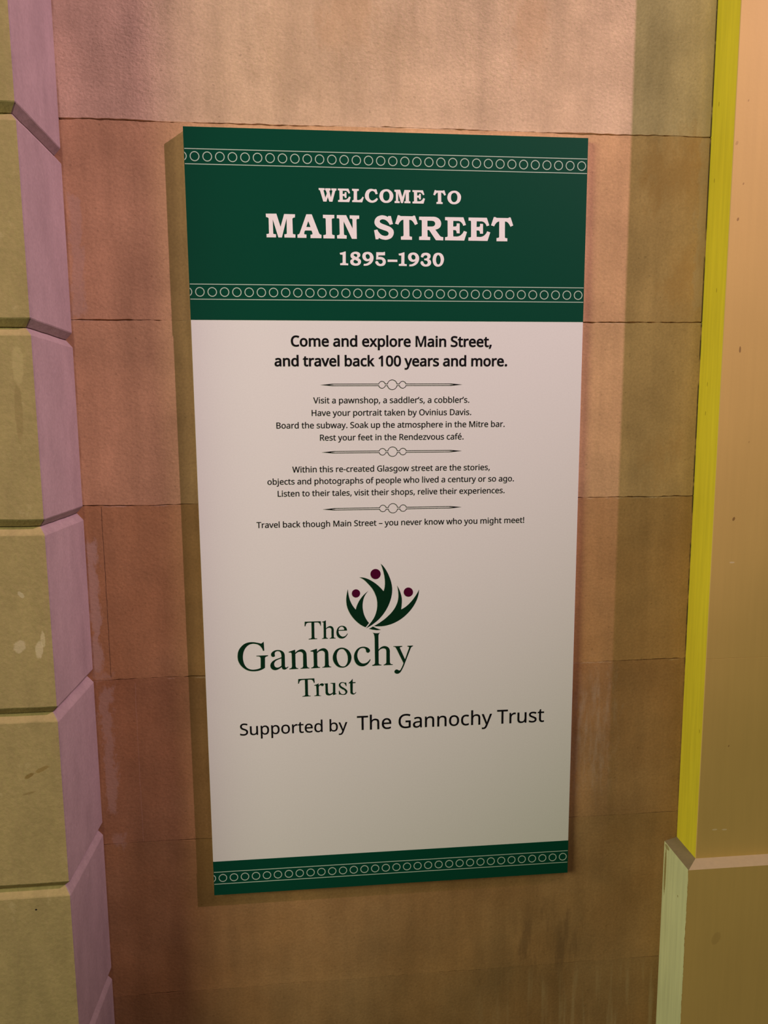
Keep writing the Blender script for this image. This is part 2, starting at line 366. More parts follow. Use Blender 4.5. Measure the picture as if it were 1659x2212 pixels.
# ------------------------------------------------------------------ lettering outlines
# TRACED: outlines in units of 0.05 mm on the sign; LETTERS: advance width and outlines in 1/1000 em
TRACED = {
    'heading_welcome': '-2145,22343 -1970,22341 -1971,22294 -2002,22280 -1949,22074 -1905,22194 -1930,22269 -1953,22288 -1955,22339 -1793,22340 -1794,22287 -1831,22274 -1788,22084 -1739,22273 -1769,22292 -1771,22340 -1617,22339 -1623,22286 -1656,22272 -1744,21965 -1836,21967 -1880,22094 -1919,21965 -2014,21966 -2107,22278 -2142,22293;-1578,22341 -1263,22342 -1218,22219 -1265,22204 -1274,22228 -1283,22243 -1289,22250 -1307,22266 -1322,22274 -1337,22280 -1354,22282 -1380,22281 -1437,22282 -1438,22190 -1399,22191 -1391,22193 -1385,22197 -1380,22205 -1378,22214 -1378,22242 -1327,22241 -1326,22080 -1379,22081 -1378,22087 -1379,22104 -1382,22114 -1386,22121 -1392,22127 -1399,22132 -1438,22133 -1435,22028 -1375,22027 -1356,22030 -1337,22035 -1320,22043 -1304,22053 -1284,22071 -1272,22087 -1262,22104 -1254,22122 -1200,22105 -1246,21963 -1578,21964 -1577,22016 -1546,22018 -1532,22029 -1534,22280 -1544,22290 -1578,22290;-1161,22342 -959,22340 -959,22289 -999,22282 -1013,22269 -1015,22033 -996,22026 -973,22026 -950,22030 -919,22043 -891,22065 -866,22096 -859,22110 -855,22125 -813,22109 -861,21965 -1162,21967 -1157,22014 -1115,22028 -1109,22274 -1158,22292;-494,22337 -474,22346 -434,22341 -398,22213 -462,22199 -468,22221 -476,22242 -488,22261 -506,22278 -528,22288 -551,22293 -574,22291 -594,22283 -620,22266 -634,22251 -648,22225 -657,22199 -662,22174 -661,22145 -657,22110 -649,22087 -633,22060 -618,22044 -594,22028 -566,22020 -557,22020 -538,22023 -496,22043 -457,22071 -430,22098 -390,22071 -407,22038 -422,22018 -439,22001 -458,21988 -491,21973 -517,21965 -557,21959 -584,21959 -612,21962 -638,21969 -664,21980 -689,21995 -712,22013 -741,22041 -757,22062 -769,22085 -776,22109 -779,22135 -778,22174 -773,22199 -766,22225 -748,22262 -733,22286 -714,22307 -694,22322 -671,22334 -637,22347 -617,22351 -579,22354;-143,22352 -98,22350 -69,22343 -26,22322 0,22303 23,22281 42,22256 50,22242 62,22214 66,22199 70,22171 66,22129 53,22086 40,22057 31,22044 11,22020 -15,22000 -58,21976 -96,21965 -137,21962 -182,21963 -211,21968 -239,21980 -254,21988 -280,22007 -303,22030 -313,22043 -329,22070 -346,22116 -350,22153 -345,22190 -332,22234 -318,22261 -310,22274 -290,22296 -253,22323 -224,22337 -192,22346;-140,22291 -119,22289 -99,22282 -82,22270 -74,22261 -60,22240 -51,22217 -45,22190 -43,22159 -46,22128 -51,22102 -59,22080 -71,22060 -78,22051 -95,22038 -115,22028 -136,22023 -157,22024 -177,22029 -194,22039 -211,22057 -224,22078 -232,22101 -236,22117 -239,22151 -237,22184 -233,22212 -225,22235 -213,22256 -205,22265 -186,22278 -163,22287;101,22341 275,22344 339,22134 403,22341 582,22340 580,22288 557,22286 537,22271 539,22031 548,22022 582,22018 581,21966 399,21966 399,22016 428,22021 439,22029 443,22272 357,21966 299,21966 214,22253 215,22026 225,22020 262,22015 260,21965 106,21964 105,22018 137,22022 146,22031 146,22267 136,22281 104,22288;644,22341 959,22342 1004,22219 957,22204 948,22228 938,22243 933,22250 915,22266 900,22274 884,22280 868,22282 842,22281 785,22282 784,22190 823,22191 831,22193 837,22197 842,22205 844,22214 844,22242 895,22241 896,22080 843,22081 844,22087 843,22104 840,22114 836,22121 830,22127 823,22132 784,22133 786,22028 847,22027 866,22030 885,22035 902,22043 918,22053 938,22071 950,22087 960,22104 968,22122 1022,22105 976,21963 644,21964 645,22016 676,22018 690,22029 688,22280 678,22290 644,22290;1315,22355 1326,22358 1338,22357 1352,22353 1364,22345 1566,22345 1574,22351 1583,22355 1596,22356 1608,22354 1654,22225 1606,22204 1594,22227 1585,22242 1570,22261 1559,22271 1546,22280 1535,22285 1522,22287 1510,22287 1513,22027 1523,22017 1556,22013 1556,21964 1368,21963 1368,22015 1399,22018 1413,22031 1410,22287 1398,22285 1385,22280 1374,22274 1363,22265 1353,22254 1340,22236 1333,22224 1324,22205 1270,22222;1904,22352 1948,22350 1977,22343 2020,22322 2047,22303 2070,22281 2088,22256 2096,22242 2109,22214 2113,22199 2116,22171 2112,22129 2100,22086 2086,22057 2078,22044 2057,22020 2032,22000 1989,21976 1950,21965 1910,21962 1865,21963 1836,21968 1807,21980 1793,21988 1767,22007 1744,22030 1734,22043 1717,22070 1701,22116 1696,22153 1701,22190 1715,22234 1728,22261 1737,22274 1757,22296 1794,22323 1822,22337 1854,22346;1907,22291 1928,22289 1948,22282 1964,22270 1973,22261 1987,22240 1996,22217 2002,22190 2003,22159 2001,22128 1996,22102 1988,22080 1976,22060 1968,22051 1951,22038 1931,22028 1910,22023 1890,22024 1870,22029 1852,22039 1835,22057 1823,22078 1814,22101 1811,22117 1808,22151 1809,22184 1814,22212 1822,22235 1834,22256 1842,22265 1861,22278 1883,22287',
    'heading_main': '-3708,21592 -3398,21597 -3285,21224 -3172,21592 -2853,21590 -2858,21499 -2898,21494 -2933,21468 -2929,21041 -2914,21025 -2854,21018 -2856,20926 -3179,20926 -3179,21015 -3127,21022 -3107,21038 -3101,21470 -3253,20925 -3357,20926 -3508,21435 -3505,21032 -3488,21021 -3423,21013 -3425,20925 -3700,20923 -3702,21018 -3645,21024 -3628,21041 -3628,21461 -3647,21485 -3703,21498;-2522,21596 -2361,21597 -2153,21059 -2124,21029 -2084,21019 -2086,20923 -2410,20921 -2408,21016 -2361,21026 -2346,21045 -2371,21128 -2388,21136 -2561,21136 -2582,21113 -2597,21046 -2586,21027 -2529,21020 -2531,20925 -2794,20924 -2794,21015 -2753,21027 -2730,21050;-2467,21404 -2403,21236 -2530,21236;-2031,21591 -1696,21592 -1697,21497 -1738,21494 -1773,21477 -1772,21048 -1757,21024 -1696,21014 -1697,20921 -2028,20919 -2030,21011 -1972,21021 -1948,21040 -1952,21474 -1969,21496 -2032,21498;-1620,21590 -1344,21590 -1155,21212 -1158,21476 -1181,21493 -1239,21497 -1241,21589 -955,21588 -956,21494 -1018,21490 -1038,21467 -1034,20920 -1182,20919 -1422,21416 -1416,21043 -1402,21026 -1335,21013 -1339,20921 -1619,20922 -1624,21011 -1559,21027 -1542,21052 -1547,21481 -1570,21497 -1624,21498;-84,21591 -7,21590 54,21361 -44,21340 -57,21366 -72,21390 -91,21412 -126,21446 -152,21464 -166,21472 -196,21484 -228,21491 -244,21493 -272,21492 -294,21486 -315,21476 -330,21465 -339,21454 -344,21442 -344,21427 -341,21419 -332,21404 -319,21391 -307,21383 -266,21364 -140,21320 -49,21285 -32,21277 -2,21258 23,21238 45,21214 61,21191 71,21169 78,21134 78,21108 71,21068 60,21040 44,21010 24,20982 0,20960 -14,20951 -45,20936 -103,20915 -145,20907 -174,20905 -206,20907 -265,20916 -288,20922 -332,20938 -372,20959 -388,20919 -470,20916 -515,21175 -417,21199 -406,21172 -392,21146 -363,21108 -340,21083 -313,21060 -299,21050 -273,21036 -245,21027 -217,21020 -197,21017 -177,21016 -148,21020 -121,21027 -105,21036 -92,21049 -79,21073 -77,21089 -83,21113 -92,21126 -100,21133 -126,21150 -162,21165 -251,21191 -349,21225 -382,21241 -411,21258 -449,21288 -467,21308 -482,21331 -497,21365 -501,21388 -502,21410 -499,21435 -493,21462 -483,21488 -469,21512 -451,21534 -429,21554 -405,21571 -378,21583 -350,21593 -310,21604 -272,21608 -245,21607 -204,21601 -164,21591 -138,21581 -101,21563;198,21613 219,21618 240,21617 264,21609 287,21595 646,21595 659,21607 675,21613 698,21615 720,21611 802,21382 716,21345 695,21386 679,21413 652,21446 633,21465 610,21480 590,21488 568,21492 545,21492 550,21029 568,21013 627,21006 627,20918 293,20916 292,21008 349,21015 373,21038 369,21493 346,21488 324,21480 304,21469 284,21452 266,21433 243,21402 230,21380 215,21347 118,21376;843,21588 1289,21593 1330,21589 1349,21585 1369,21579 1405,21564 1437,21545 1451,21533 1477,21506 1495,21477 1507,21445 1513,21411 1514,21396 1510,21365 1507,21350 1495,21321 1488,21308 1470,21285 1460,21275 1436,21258 1404,21241 1370,21229 1335,21222 1478,21044 1514,21019 1580,21009 1578,20915 1353,20917 1151,21202 1121,21210 1094,21201 1101,21021 1115,21013 1181,21007 1177,20918 842,20917 845,21014 907,21021 925,21035 925,21480 902,21494 842,21495;1094,21477 1233,21476 1271,21470 1294,21460 1312,21446 1323,21430 1330,21412 1331,21402 1330,21380 1327,21369 1318,21349 1300,21332 1275,21319 1262,21315 1234,21311 1094,21308;1631,21590 2192,21592 2271,21373 2188,21347 2171,21390 2155,21416 2145,21428 2112,21457 2087,21472 2059,21481 2029,21486 1983,21484 1882,21485 1879,21321 1949,21323 1963,21327 1974,21335 1982,21348 1987,21365 1986,21414 2077,21413 2079,21127 1986,21129 1987,21138 1985,21168 1979,21187 1972,21200 1962,21210 1949,21219 1880,21220 1884,21033 1992,21032 2026,21037 2060,21046 2090,21060 2118,21078 2153,21111 2175,21138 2193,21168 2207,21200 2303,21170 2221,20919 1630,20919 1634,21012 1687,21015 1713,21036 1709,21482 1691,21499 1632,21500;2348,21590 2909,21592 2988,21373 2905,21347 2888,21390 2872,21416 2862,21428 2829,21457 2804,21472 2776,21481 2746,21486 2700,21484 2599,21485 2596,21321 2666,21323 2680,21327 2691,21335 2699,21348 2704,21365 2703,21414 2794,21413 2796,21127 2703,21129 2704,21138 2702,21168 2696,21187 2689,21200 2679,21210 2666,21219 2597,21220 2601,21033 2709,21032 2743,21037 2777,21046 2807,21060 2835,21078 2870,21111 2892,21138 2910,21168 2924,21200 3020,21170 2938,20919 2347,20919 2351,21012 2404,21015 2431,21036 2426,21482 2408,21499 2349,21500;3122,21613 3143,21618 3164,21617 3188,21609 3211,21595 3570,21595 3583,21607 3599,21613 3622,21615 3644,21611 3726,21382 3640,21345 3619,21386 3603,21413 3576,21446 3557,21465 3534,21480 3514,21488 3492,21492 3469,21492 3474,21029 3492,21013 3551,21006 3551,20918 3217,20916 3216,21008 3273,21015 3297,21038 3293,21493 3270,21488 3248,21480 3228,21469 3208,21452 3190,21433 3167,21402 3154,21380 3139,21347 3042,21376',
    'heading_years': '-1393,20552 -1370,20552 -1374,20227 -1359,20212 -1301,20208 -1302,20155 -1542,20157 -1542,20210 -1489,20216 -1468,20231 -1465,20457 -1538,20462 -1550,20512 -1517,20516 -1467,20527;-1083,20550 -1060,20551 -1037,20549 -1015,20544 -994,20537 -966,20522 -958,20515 -946,20500 -938,20483 -934,20465 -935,20447 -939,20430 -948,20414 -965,20396 -985,20381 -1006,20370 -972,20356 -944,20333 -930,20315 -920,20295 -917,20284 -915,20263 -920,20232 -930,20212 -946,20192 -965,20175 -988,20161 -1017,20151 -1047,20147 -1077,20145 -1107,20146 -1137,20151 -1166,20159 -1198,20175 -1216,20190 -1228,20207 -1236,20225 -1240,20254 -1238,20281 -1232,20297 -1227,20305 -1218,20313 -1198,20327 -1164,20341 -1190,20355 -1204,20368 -1216,20384 -1225,20401 -1230,20421 -1230,20441 -1227,20462 -1219,20482 -1214,20491 -1199,20508 -1171,20527 -1136,20541 -1110,20547;-1078,20486 -1059,20482 -1042,20473 -1031,20460 -1027,20449 -1027,20438 -1034,20417 -1043,20406 -1050,20400 -1058,20397 -1066,20399 -1080,20405 -1111,20424 -1127,20437 -1135,20448 -1137,20459 -1131,20470 -1124,20477 -1115,20482 -1097,20486;-1101,20316 -1074,20309 -1026,20284 -1012,20274 -1006,20261 -1005,20255 -1007,20243 -1013,20232 -1018,20227 -1037,20218 -1057,20213 -1071,20211 -1092,20213 -1115,20222 -1134,20235 -1142,20249 -1144,20260 -1143,20272 -1135,20290 -1120,20308 -1111,20314;-706,20551 -665,20547 -627,20534 -596,20513 -570,20485 -551,20451 -539,20414 -537,20374 -543,20333 -550,20309 -559,20285 -580,20251 -599,20229 -619,20210 -642,20193 -666,20179 -704,20162 -736,20153 -792,20147 -841,20148 -832,20204 -799,20202 -778,20205 -755,20211 -731,20221 -698,20241 -669,20268 -645,20300 -667,20290 -690,20283 -714,20279 -735,20278 -756,20280 -777,20285 -810,20302 -839,20325 -852,20341 -863,20360 -870,20380 -875,20400 -876,20420 -873,20450 -867,20469 -859,20487 -840,20511 -824,20524 -806,20534 -773,20544 -740,20549;-712,20485 -696,20480 -682,20473 -665,20457 -656,20442 -651,20426 -648,20410 -649,20395 -655,20372 -663,20362 -674,20353 -699,20343 -711,20342 -724,20343 -741,20352 -751,20361 -759,20373 -767,20388 -772,20403 -775,20434 -770,20457 -759,20470 -749,20477 -733,20484 -722,20486;-454,20545 -238,20545 -222,20558 -191,20555 -192,20457 -392,20452 -395,20408 -354,20412 -327,20411 -300,20407 -263,20398 -229,20381 -202,20357 -182,20329 -171,20299 -169,20278 -169,20255 -174,20233 -183,20211 -203,20184 -221,20169 -242,20158 -254,20153 -279,20148 -317,20143 -354,20144 -378,20148 -401,20155 -422,20165 -441,20178 -462,20199 -478,20223 -485,20240 -485,20258 -480,20269 -471,20279 -461,20286 -451,20290 -440,20291 -430,20289 -420,20285 -407,20274 -400,20264 -387,20240 -366,20218 -346,20206 -325,20205 -304,20210 -283,20223 -267,20241 -260,20261 -261,20281 -271,20304 -281,20317 -287,20322 -305,20330 -335,20335 -365,20336 -403,20334 -461,20326;-113,20336 181,20336 181,20270 -114,20268;375,20552 398,20552 393,20227 409,20212 466,20208 466,20155 225,20157 226,20210 278,20216 300,20231 303,20457 230,20462 218,20512 251,20516 301,20527;675,20551 716,20547 754,20534 785,20513 811,20485 831,20451 842,20414 844,20374 838,20333 831,20309 822,20285 801,20251 783,20229 762,20210 739,20193 715,20179 677,20162 646,20153 589,20147 540,20148 549,20204 582,20202 603,20205 626,20211 650,20221 683,20241 712,20268 736,20300 714,20290 691,20283 667,20279 646,20278 625,20280 604,20285 571,20302 542,20325 529,20341 518,20360 511,20380 507,20400 505,20420 508,20450 514,20469 522,20487 541,20511 557,20524 576,20534 608,20544 641,20549;669,20485 685,20480 699,20473 716,20457 725,20442 730,20426 733,20410 732,20395 726,20372 718,20362 707,20353 682,20343 670,20342 657,20343 640,20352 630,20361 622,20373 614,20388 609,20403 606,20434 611,20457 622,20470 633,20477 648,20484 659,20486;900,20418 897,20435 898,20452 907,20479 925,20510 943,20525 955,20532 969,20537 998,20545 1056,20550 1099,20546 1136,20533 1158,20520 1168,20512 1182,20496 1189,20479 1193,20452 1189,20423 1177,20396 1158,20375 1134,20360 1164,20349 1180,20337 1188,20330 1194,20321 1204,20302 1211,20269 1207,20237 1199,20217 1185,20198 1157,20173 1121,20156 1093,20149 1064,20146 1020,20146 977,20154 953,20165 922,20187 900,20212 887,20237 884,20255 885,20263 895,20284 910,20299 920,20303 932,20304 943,20302 955,20295 965,20286 974,20274 982,20251 990,20236 1003,20224 1017,20215 1033,20209 1048,20208 1069,20213 1082,20221 1098,20239 1104,20253 1106,20268 1101,20292 1097,20298 1087,20309 1067,20321 1050,20326 1031,20329 1001,20328 998,20379 1032,20379 1049,20382 1069,20391 1081,20400 1089,20410 1093,20420 1094,20436 1090,20452 1081,20466 1061,20474 1038,20476 1016,20471 1002,20464 991,20456 984,20446 964,20409;1427,20554 1468,20550 1495,20543 1520,20530 1532,20521 1554,20501 1572,20478 1579,20464 1592,20436 1602,20391 1603,20361 1597,20315 1585,20271 1565,20230 1548,20207 1520,20180 1498,20166 1461,20152 1423,20146 1381,20150 1355,20158 1331,20172 1319,20180 1300,20201 1284,20224 1277,20239 1266,20269 1257,20316 1255,20346 1259,20392 1269,20438 1286,20481 1301,20504 1320,20521 1352,20541 1389,20551;1427,20489 1444,20484 1459,20474 1470,20461 1483,20439 1491,20415 1497,20390 1501,20363 1502,20336 1499,20309 1495,20285 1482,20252 1470,20235 1455,20221 1438,20213 1428,20211 1420,20211 1404,20218 1390,20229 1379,20247 1365,20282 1360,20307 1358,20337 1359,20368 1363,20399 1369,20422 1378,20444 1390,20465 1400,20477 1413,20486',
    'word_the': '-2832,9207 -2326,9207 -2319,9064 -2334,9054 -2340,9086 -2352,9116 -2371,9142 -2395,9162 -2410,9170 -2427,9173 -2534,9174 -2536,8688 -2522,8652 -2449,8644 -2449,8627 -2715,8621 -2714,8641 -2654,8649 -2622,8676 -2619,9173 -2665,9175 -2711,9173 -2739,9169 -2765,9159 -2782,9145 -2795,9125 -2806,9093 -2811,9060 -2838,9056;-2163,9230 -2162,8968 -2138,8992 -2120,9006 -2072,9030 -2045,9038 -2020,9039 -1996,9034 -1974,9024 -1955,9010 -1940,8992 -1930,8971 -1922,8949 -1917,8925 -1916,8901 -1918,8676 -1906,8651 -1862,8642 -1862,8624 -2048,8625 -2050,8643 -2014,8651 -1992,8674 -1990,8881 -1988,8912 -1991,8932 -1997,8949 -2005,8963 -2023,8979 -2041,8986 -2062,8987 -2087,8983 -2111,8974 -2137,8958 -2160,8938 -2163,8680 -2146,8654 -2102,8644 -2105,8627 -2293,8624 -2293,8641 -2253,8650 -2238,8677 -2236,9157 -2254,9178 -2288,9176 -2289,9192 -2256,9196 -2224,9204 -2193,9215;-1645,9034 -1607,9029 -1583,9022 -1561,9011 -1533,8987 -1518,8967 -1511,8954 -1501,8927 -1492,8885 -1495,8874 -1765,8874 -1765,8833 -1760,8806 -1751,8779 -1739,8754 -1713,8720 -1682,8694 -1658,8681 -1645,8677 -1622,8675 -1599,8678 -1576,8685 -1558,8693 -1542,8705 -1527,8719 -1511,8737 -1498,8757 -1487,8778 -1472,8763 -1478,8749 -1492,8723 -1508,8699 -1527,8677 -1549,8655 -1574,8637 -1587,8629 -1601,8624 -1630,8617 -1661,8614 -1690,8617 -1719,8625 -1733,8630 -1759,8646 -1771,8656 -1782,8668 -1802,8694 -1816,8724 -1822,8740 -1829,8774 -1831,8808 -1831,8841 -1826,8872 -1819,8902 -1807,8930 -1792,8958 -1774,8984 -1763,8995 -1745,9009 -1725,9020 -1694,9031 -1675,9034;-1765,8899 -1599,8901 -1586,8904 -1581,8910 -1580,8923 -1582,8936 -1591,8957 -1599,8972 -1610,8985 -1631,8999 -1648,9005 -1674,9007 -1699,9001 -1714,8993 -1734,8974 -1749,8949 -1759,8925',
    'word_gan': '-4141,8599 -4131,8303 -4166,8298 -4185,8356 -4204,8392 -4214,8409 -4252,8456 -4282,8483 -4312,8504 -4344,8519 -4395,8533 -4443,8541 -4492,8541 -4549,8532 -4586,8521 -4622,8501 -4657,8475 -4674,8460 -4704,8426 -4732,8388 -4756,8345 -4775,8301 -4790,8251 -4800,8200 -4807,8148 -4809,8101 -4808,8054 -4803,8007 -4794,7958 -4782,7910 -4774,7886 -4755,7844 -4732,7806 -4704,7772 -4688,7757 -4672,7744 -4637,7722 -4599,7706 -4562,7694 -4525,7688 -4469,7687 -4407,7693 -4346,7705 -4301,7720 -4258,7741 -4249,8050 -4266,8102 -4303,8119 -4380,8126 -4379,8145 -4015,8147 -4019,8125 -4088,8102 -4116,8064 -4125,7736 -4157,7715 -4189,7697 -4243,7673 -4305,7653 -4372,7640 -4446,7635 -4522,7638 -4576,7645 -4603,7650 -4654,7666 -4680,7677 -4730,7704 -4777,7737 -4819,7774 -4857,7814 -4890,7858 -4917,7904 -4939,7951 -4955,8000 -4966,8051 -4970,8102 -4970,8154 -4963,8227 -4954,8275 -4939,8320 -4918,8364 -4906,8386 -4877,8426 -4845,8464 -4809,8499 -4770,8530 -4749,8543 -4728,8555 -4683,8572 -4637,8585 -4589,8593 -4540,8596 -4466,8593 -4425,8588 -4385,8579 -4304,8560 -4223,8537 -4185,8562;-3920,8154 -3918,8187 -3911,8208 -3897,8230 -3886,8242 -3863,8263 -3837,8279 -3821,8287 -3788,8299 -3754,8306 -3719,8309 -3663,8306 -3645,8302 -3611,8292 -3581,8278 -3554,8260 -3532,8239 -3516,8216 -3500,8177 -3492,8143 -3489,8108 -3491,7776 -3487,7748 -3480,7731 -3474,7723 -3470,7720 -3460,7717 -3443,7719 -3425,7728 -3408,7739 -3393,7752 -3383,7735 -3411,7703 -3433,7685 -3464,7665 -3496,7654 -3518,7654 -3540,7658 -3560,7668 -3568,7675 -3576,7685 -3587,7708 -3591,7721 -3594,7747 -3623,7720 -3643,7705 -3683,7681 -3712,7667 -3742,7656 -3771,7649 -3800,7646 -3814,7647 -3829,7649 -3857,7657 -3885,7670 -3908,7688 -3927,7711 -3934,7725 -3946,7753 -3951,7783 -3951,7813 -3949,7828 -3941,7858 -3927,7886 -3900,7923 -3875,7946 -3844,7967 -3812,7986 -3779,8002 -3595,8064 -3593,8116 -3596,8151 -3602,8181 -3614,8218 -3628,8240 -3636,8248 -3656,8261 -3678,8269 -3700,8273 -3724,8273 -3746,8268 -3766,8259 -3783,8246 -3797,8230 -3805,8209 -3808,8185 -3806,8161 -3800,8134 -3800,8118 -3807,8104 -3822,8093 -3841,8086 -3860,8085 -3868,8086 -3884,8092 -3897,8102 -3908,8114 -3915,8129;-3596,8028 -3653,8012 -3709,7991 -3751,7970 -3778,7953 -3790,7942 -3813,7914 -3829,7879 -3834,7847 -3831,7815 -3820,7783 -3809,7763 -3801,7755 -3793,7748 -3773,7736 -3740,7727 -3709,7728 -3678,7738 -3637,7761 -3600,7790;-3160,8300 -3153,8196 -3128,8225 -3099,8250 -3083,8261 -3050,8280 -3013,8295 -2994,8300 -2974,8304 -2940,8305 -2925,8302 -2895,8292 -2869,8276 -2857,8267 -2837,8244 -2821,8217 -2808,8187 -2804,8170 -2801,8152 -2798,8117 -2793,7749 -2769,7696 -2713,7681 -2714,7665 -3000,7663 -3000,7679 -2937,7696 -2911,7740 -2908,8077 -2906,8092 -2905,8123 -2907,8139 -2910,8154 -2919,8178 -2925,8187 -2940,8203 -2965,8219 -2984,8224 -3003,8226 -3036,8224 -3059,8219 -3081,8211 -3095,8203 -3132,8174 -3154,8151 -3156,7743 -3130,7697 -3068,7679 -3069,7662 -3355,7656 -3354,7677 -3291,7697 -3266,7741 -3268,8168 -3286,8208 -3353,8213 -3363,8236;-2466,8308 -2460,8205 -2434,8233 -2405,8259 -2390,8270 -2356,8289 -2319,8304 -2300,8309 -2280,8313 -2246,8315 -2230,8312 -2201,8302 -2174,8287 -2162,8277 -2142,8254 -2125,8228 -2113,8197 -2108,8180 -2105,8162 -2102,8127 -2096,7758 -2071,7705 -2015,7690 -2016,7675 -2304,7671 -2303,7687 -2241,7704 -2215,7749 -2212,8087 -2210,8102 -2210,8133 -2212,8148 -2215,8163 -2224,8188 -2230,8196 -2245,8212 -2271,8229 -2290,8234 -2309,8235 -2342,8233 -2365,8228 -2387,8219 -2401,8211 -2439,8182 -2461,8159 -2461,7750 -2434,7704 -2372,7686 -2373,7669 -2660,7662 -2660,7683 -2597,7703 -2571,7747 -2575,8176 -2593,8215 -2661,8220 -2671,8243;-1671,8313 -1652,8312 -1614,8306 -1576,8294 -1558,8287 -1505,8258 -1473,8233 -1459,8219 -1444,8201 -1417,8162 -1405,8142 -1385,8099 -1372,8056 -1367,8034 -1362,7990 -1362,7968 -1364,7943 -1372,7895 -1386,7848 -1395,7825 -1418,7784 -1431,7764 -1462,7728 -1479,7711 -1509,7688 -1526,7678 -1562,7663 -1596,7652 -1613,7649 -1647,7646 -1681,7647 -1739,7656 -1776,7669 -1793,7678 -1828,7702 -1844,7717 -1873,7749 -1911,7803 -1921,7823 -1940,7864 -1947,7886 -1957,7924 -1961,7964 -1962,7983 -1959,8025 -1956,8047 -1945,8090 -1938,8111 -1930,8132 -1911,8171 -1888,8207 -1874,8224 -1860,8240 -1833,8262 -1787,8288 -1755,8300 -1722,8309 -1688,8313;-1684,8268 -1717,8263 -1738,8254 -1747,8248 -1759,8239 -1780,8217 -1804,8179 -1813,8161 -1826,8123 -1838,8064 -1840,8025 -1836,7966 -1825,7902 -1806,7836 -1781,7781 -1761,7749 -1736,7721 -1724,7712 -1698,7697 -1655,7685 -1629,7683 -1616,7684 -1591,7690 -1579,7695 -1554,7714 -1533,7738 -1516,7765 -1507,7781 -1490,7832 -1483,7868 -1478,7902 -1477,7955 -1481,8012 -1493,8071 -1505,8107 -1528,8158 -1557,8202 -1590,8238 -1615,8257 -1626,8262 -1649,8267;-777,8227 -767,8207 -762,8186 -764,8165 -769,8153 -783,8133 -802,8118 -813,8113 -823,8112 -834,8113 -855,8120 -872,8133 -878,8140 -886,8158 -889,8168 -890,8198 -896,8221 -907,8241 -924,8258 -946,8270 -958,8274 -982,8279 -1026,8278 -1055,8270 -1068,8264 -1095,8243 -1107,8230 -1128,8202 -1146,8171 -1160,8137 -1169,8101 -1172,8082 -1175,8041 -1173,7999 -1165,7958 -1153,7917 -1137,7878 -1115,7841 -1094,7814 -1068,7791 -1039,7773 -1012,7763 -983,7758 -954,7759 -924,7764 -895,7774 -856,7794 -835,7811 -790,7857 -760,7899 -746,7875 -766,7834 -789,7795 -816,7759 -842,7732 -871,7710 -887,7700 -919,7684 -953,7672 -970,7668 -988,7666 -1026,7666 -1067,7671 -1087,7676 -1126,7691 -1161,7713 -1192,7742 -1219,7774 -1230,7792 -1249,7830 -1269,7891 -1277,7932 -1280,7995 -1277,8037 -1269,8079 -1257,8119 -1238,8159 -1215,8198 -1186,8234 -1155,8263 -1122,8285 -1086,8302 -1048,8313 -1008,8319 -948,8318 -912,8312 -878,8301 -832,8279 -797,8250;-695,8802 -675,8785 -652,8772 -610,8759 -567,8752 -524,8750 -482,8754 -453,8762 -427,8775 -454,8750 -468,8730 -478,8707 -486,8667 -486,8202 -461,8234 -432,8261 -416,8273 -384,8293 -350,8307 -314,8315 -296,8316 -261,8312 -226,8302 -193,8286 -169,8266 -148,8241 -134,8213 -123,8175 -120,8155 -119,8116 -121,8097 -119,7759 -94,7708 -28,7693 -28,7675 -322,7674 -318,7695 -266,7715 -235,7755 -231,8134 -236,8167 -240,8183 -246,8199 -256,8215 -271,8228 -288,8236 -301,8239 -327,8242 -353,8241 -378,8235 -413,8220 -435,8206 -454,8191 -471,8174 -486,8155 -486,7746 -464,7710 -390,7693 -396,7677 -688,7670 -693,7696 -636,7711 -602,7751 -606,8574 -610,8627 -616,8662 -625,8705 -633,8729 -644,8751 -658,8771 -676,8788;-1,8300 286,8298 286,8277 220,8265 203,8236 374,7844 510,8234 496,8266 453,8275 453,8298 635,8300 631,8279 591,8263 562,8223 382,7758 346,7660 319,7596 291,7538 250,7462 234,7438 216,7416 205,7404 177,7386 146,7374 116,7370 89,7376 63,7387 44,7402 32,7420 28,7430 26,7450 28,7461 32,7472 45,7491 61,7506 68,7510 86,7515 113,7515 126,7510 164,7486 177,7480 191,7479 202,7483 212,7489 221,7498 243,7531 274,7593 302,7658 325,7724 82,8240 48,8277 -1,8284',
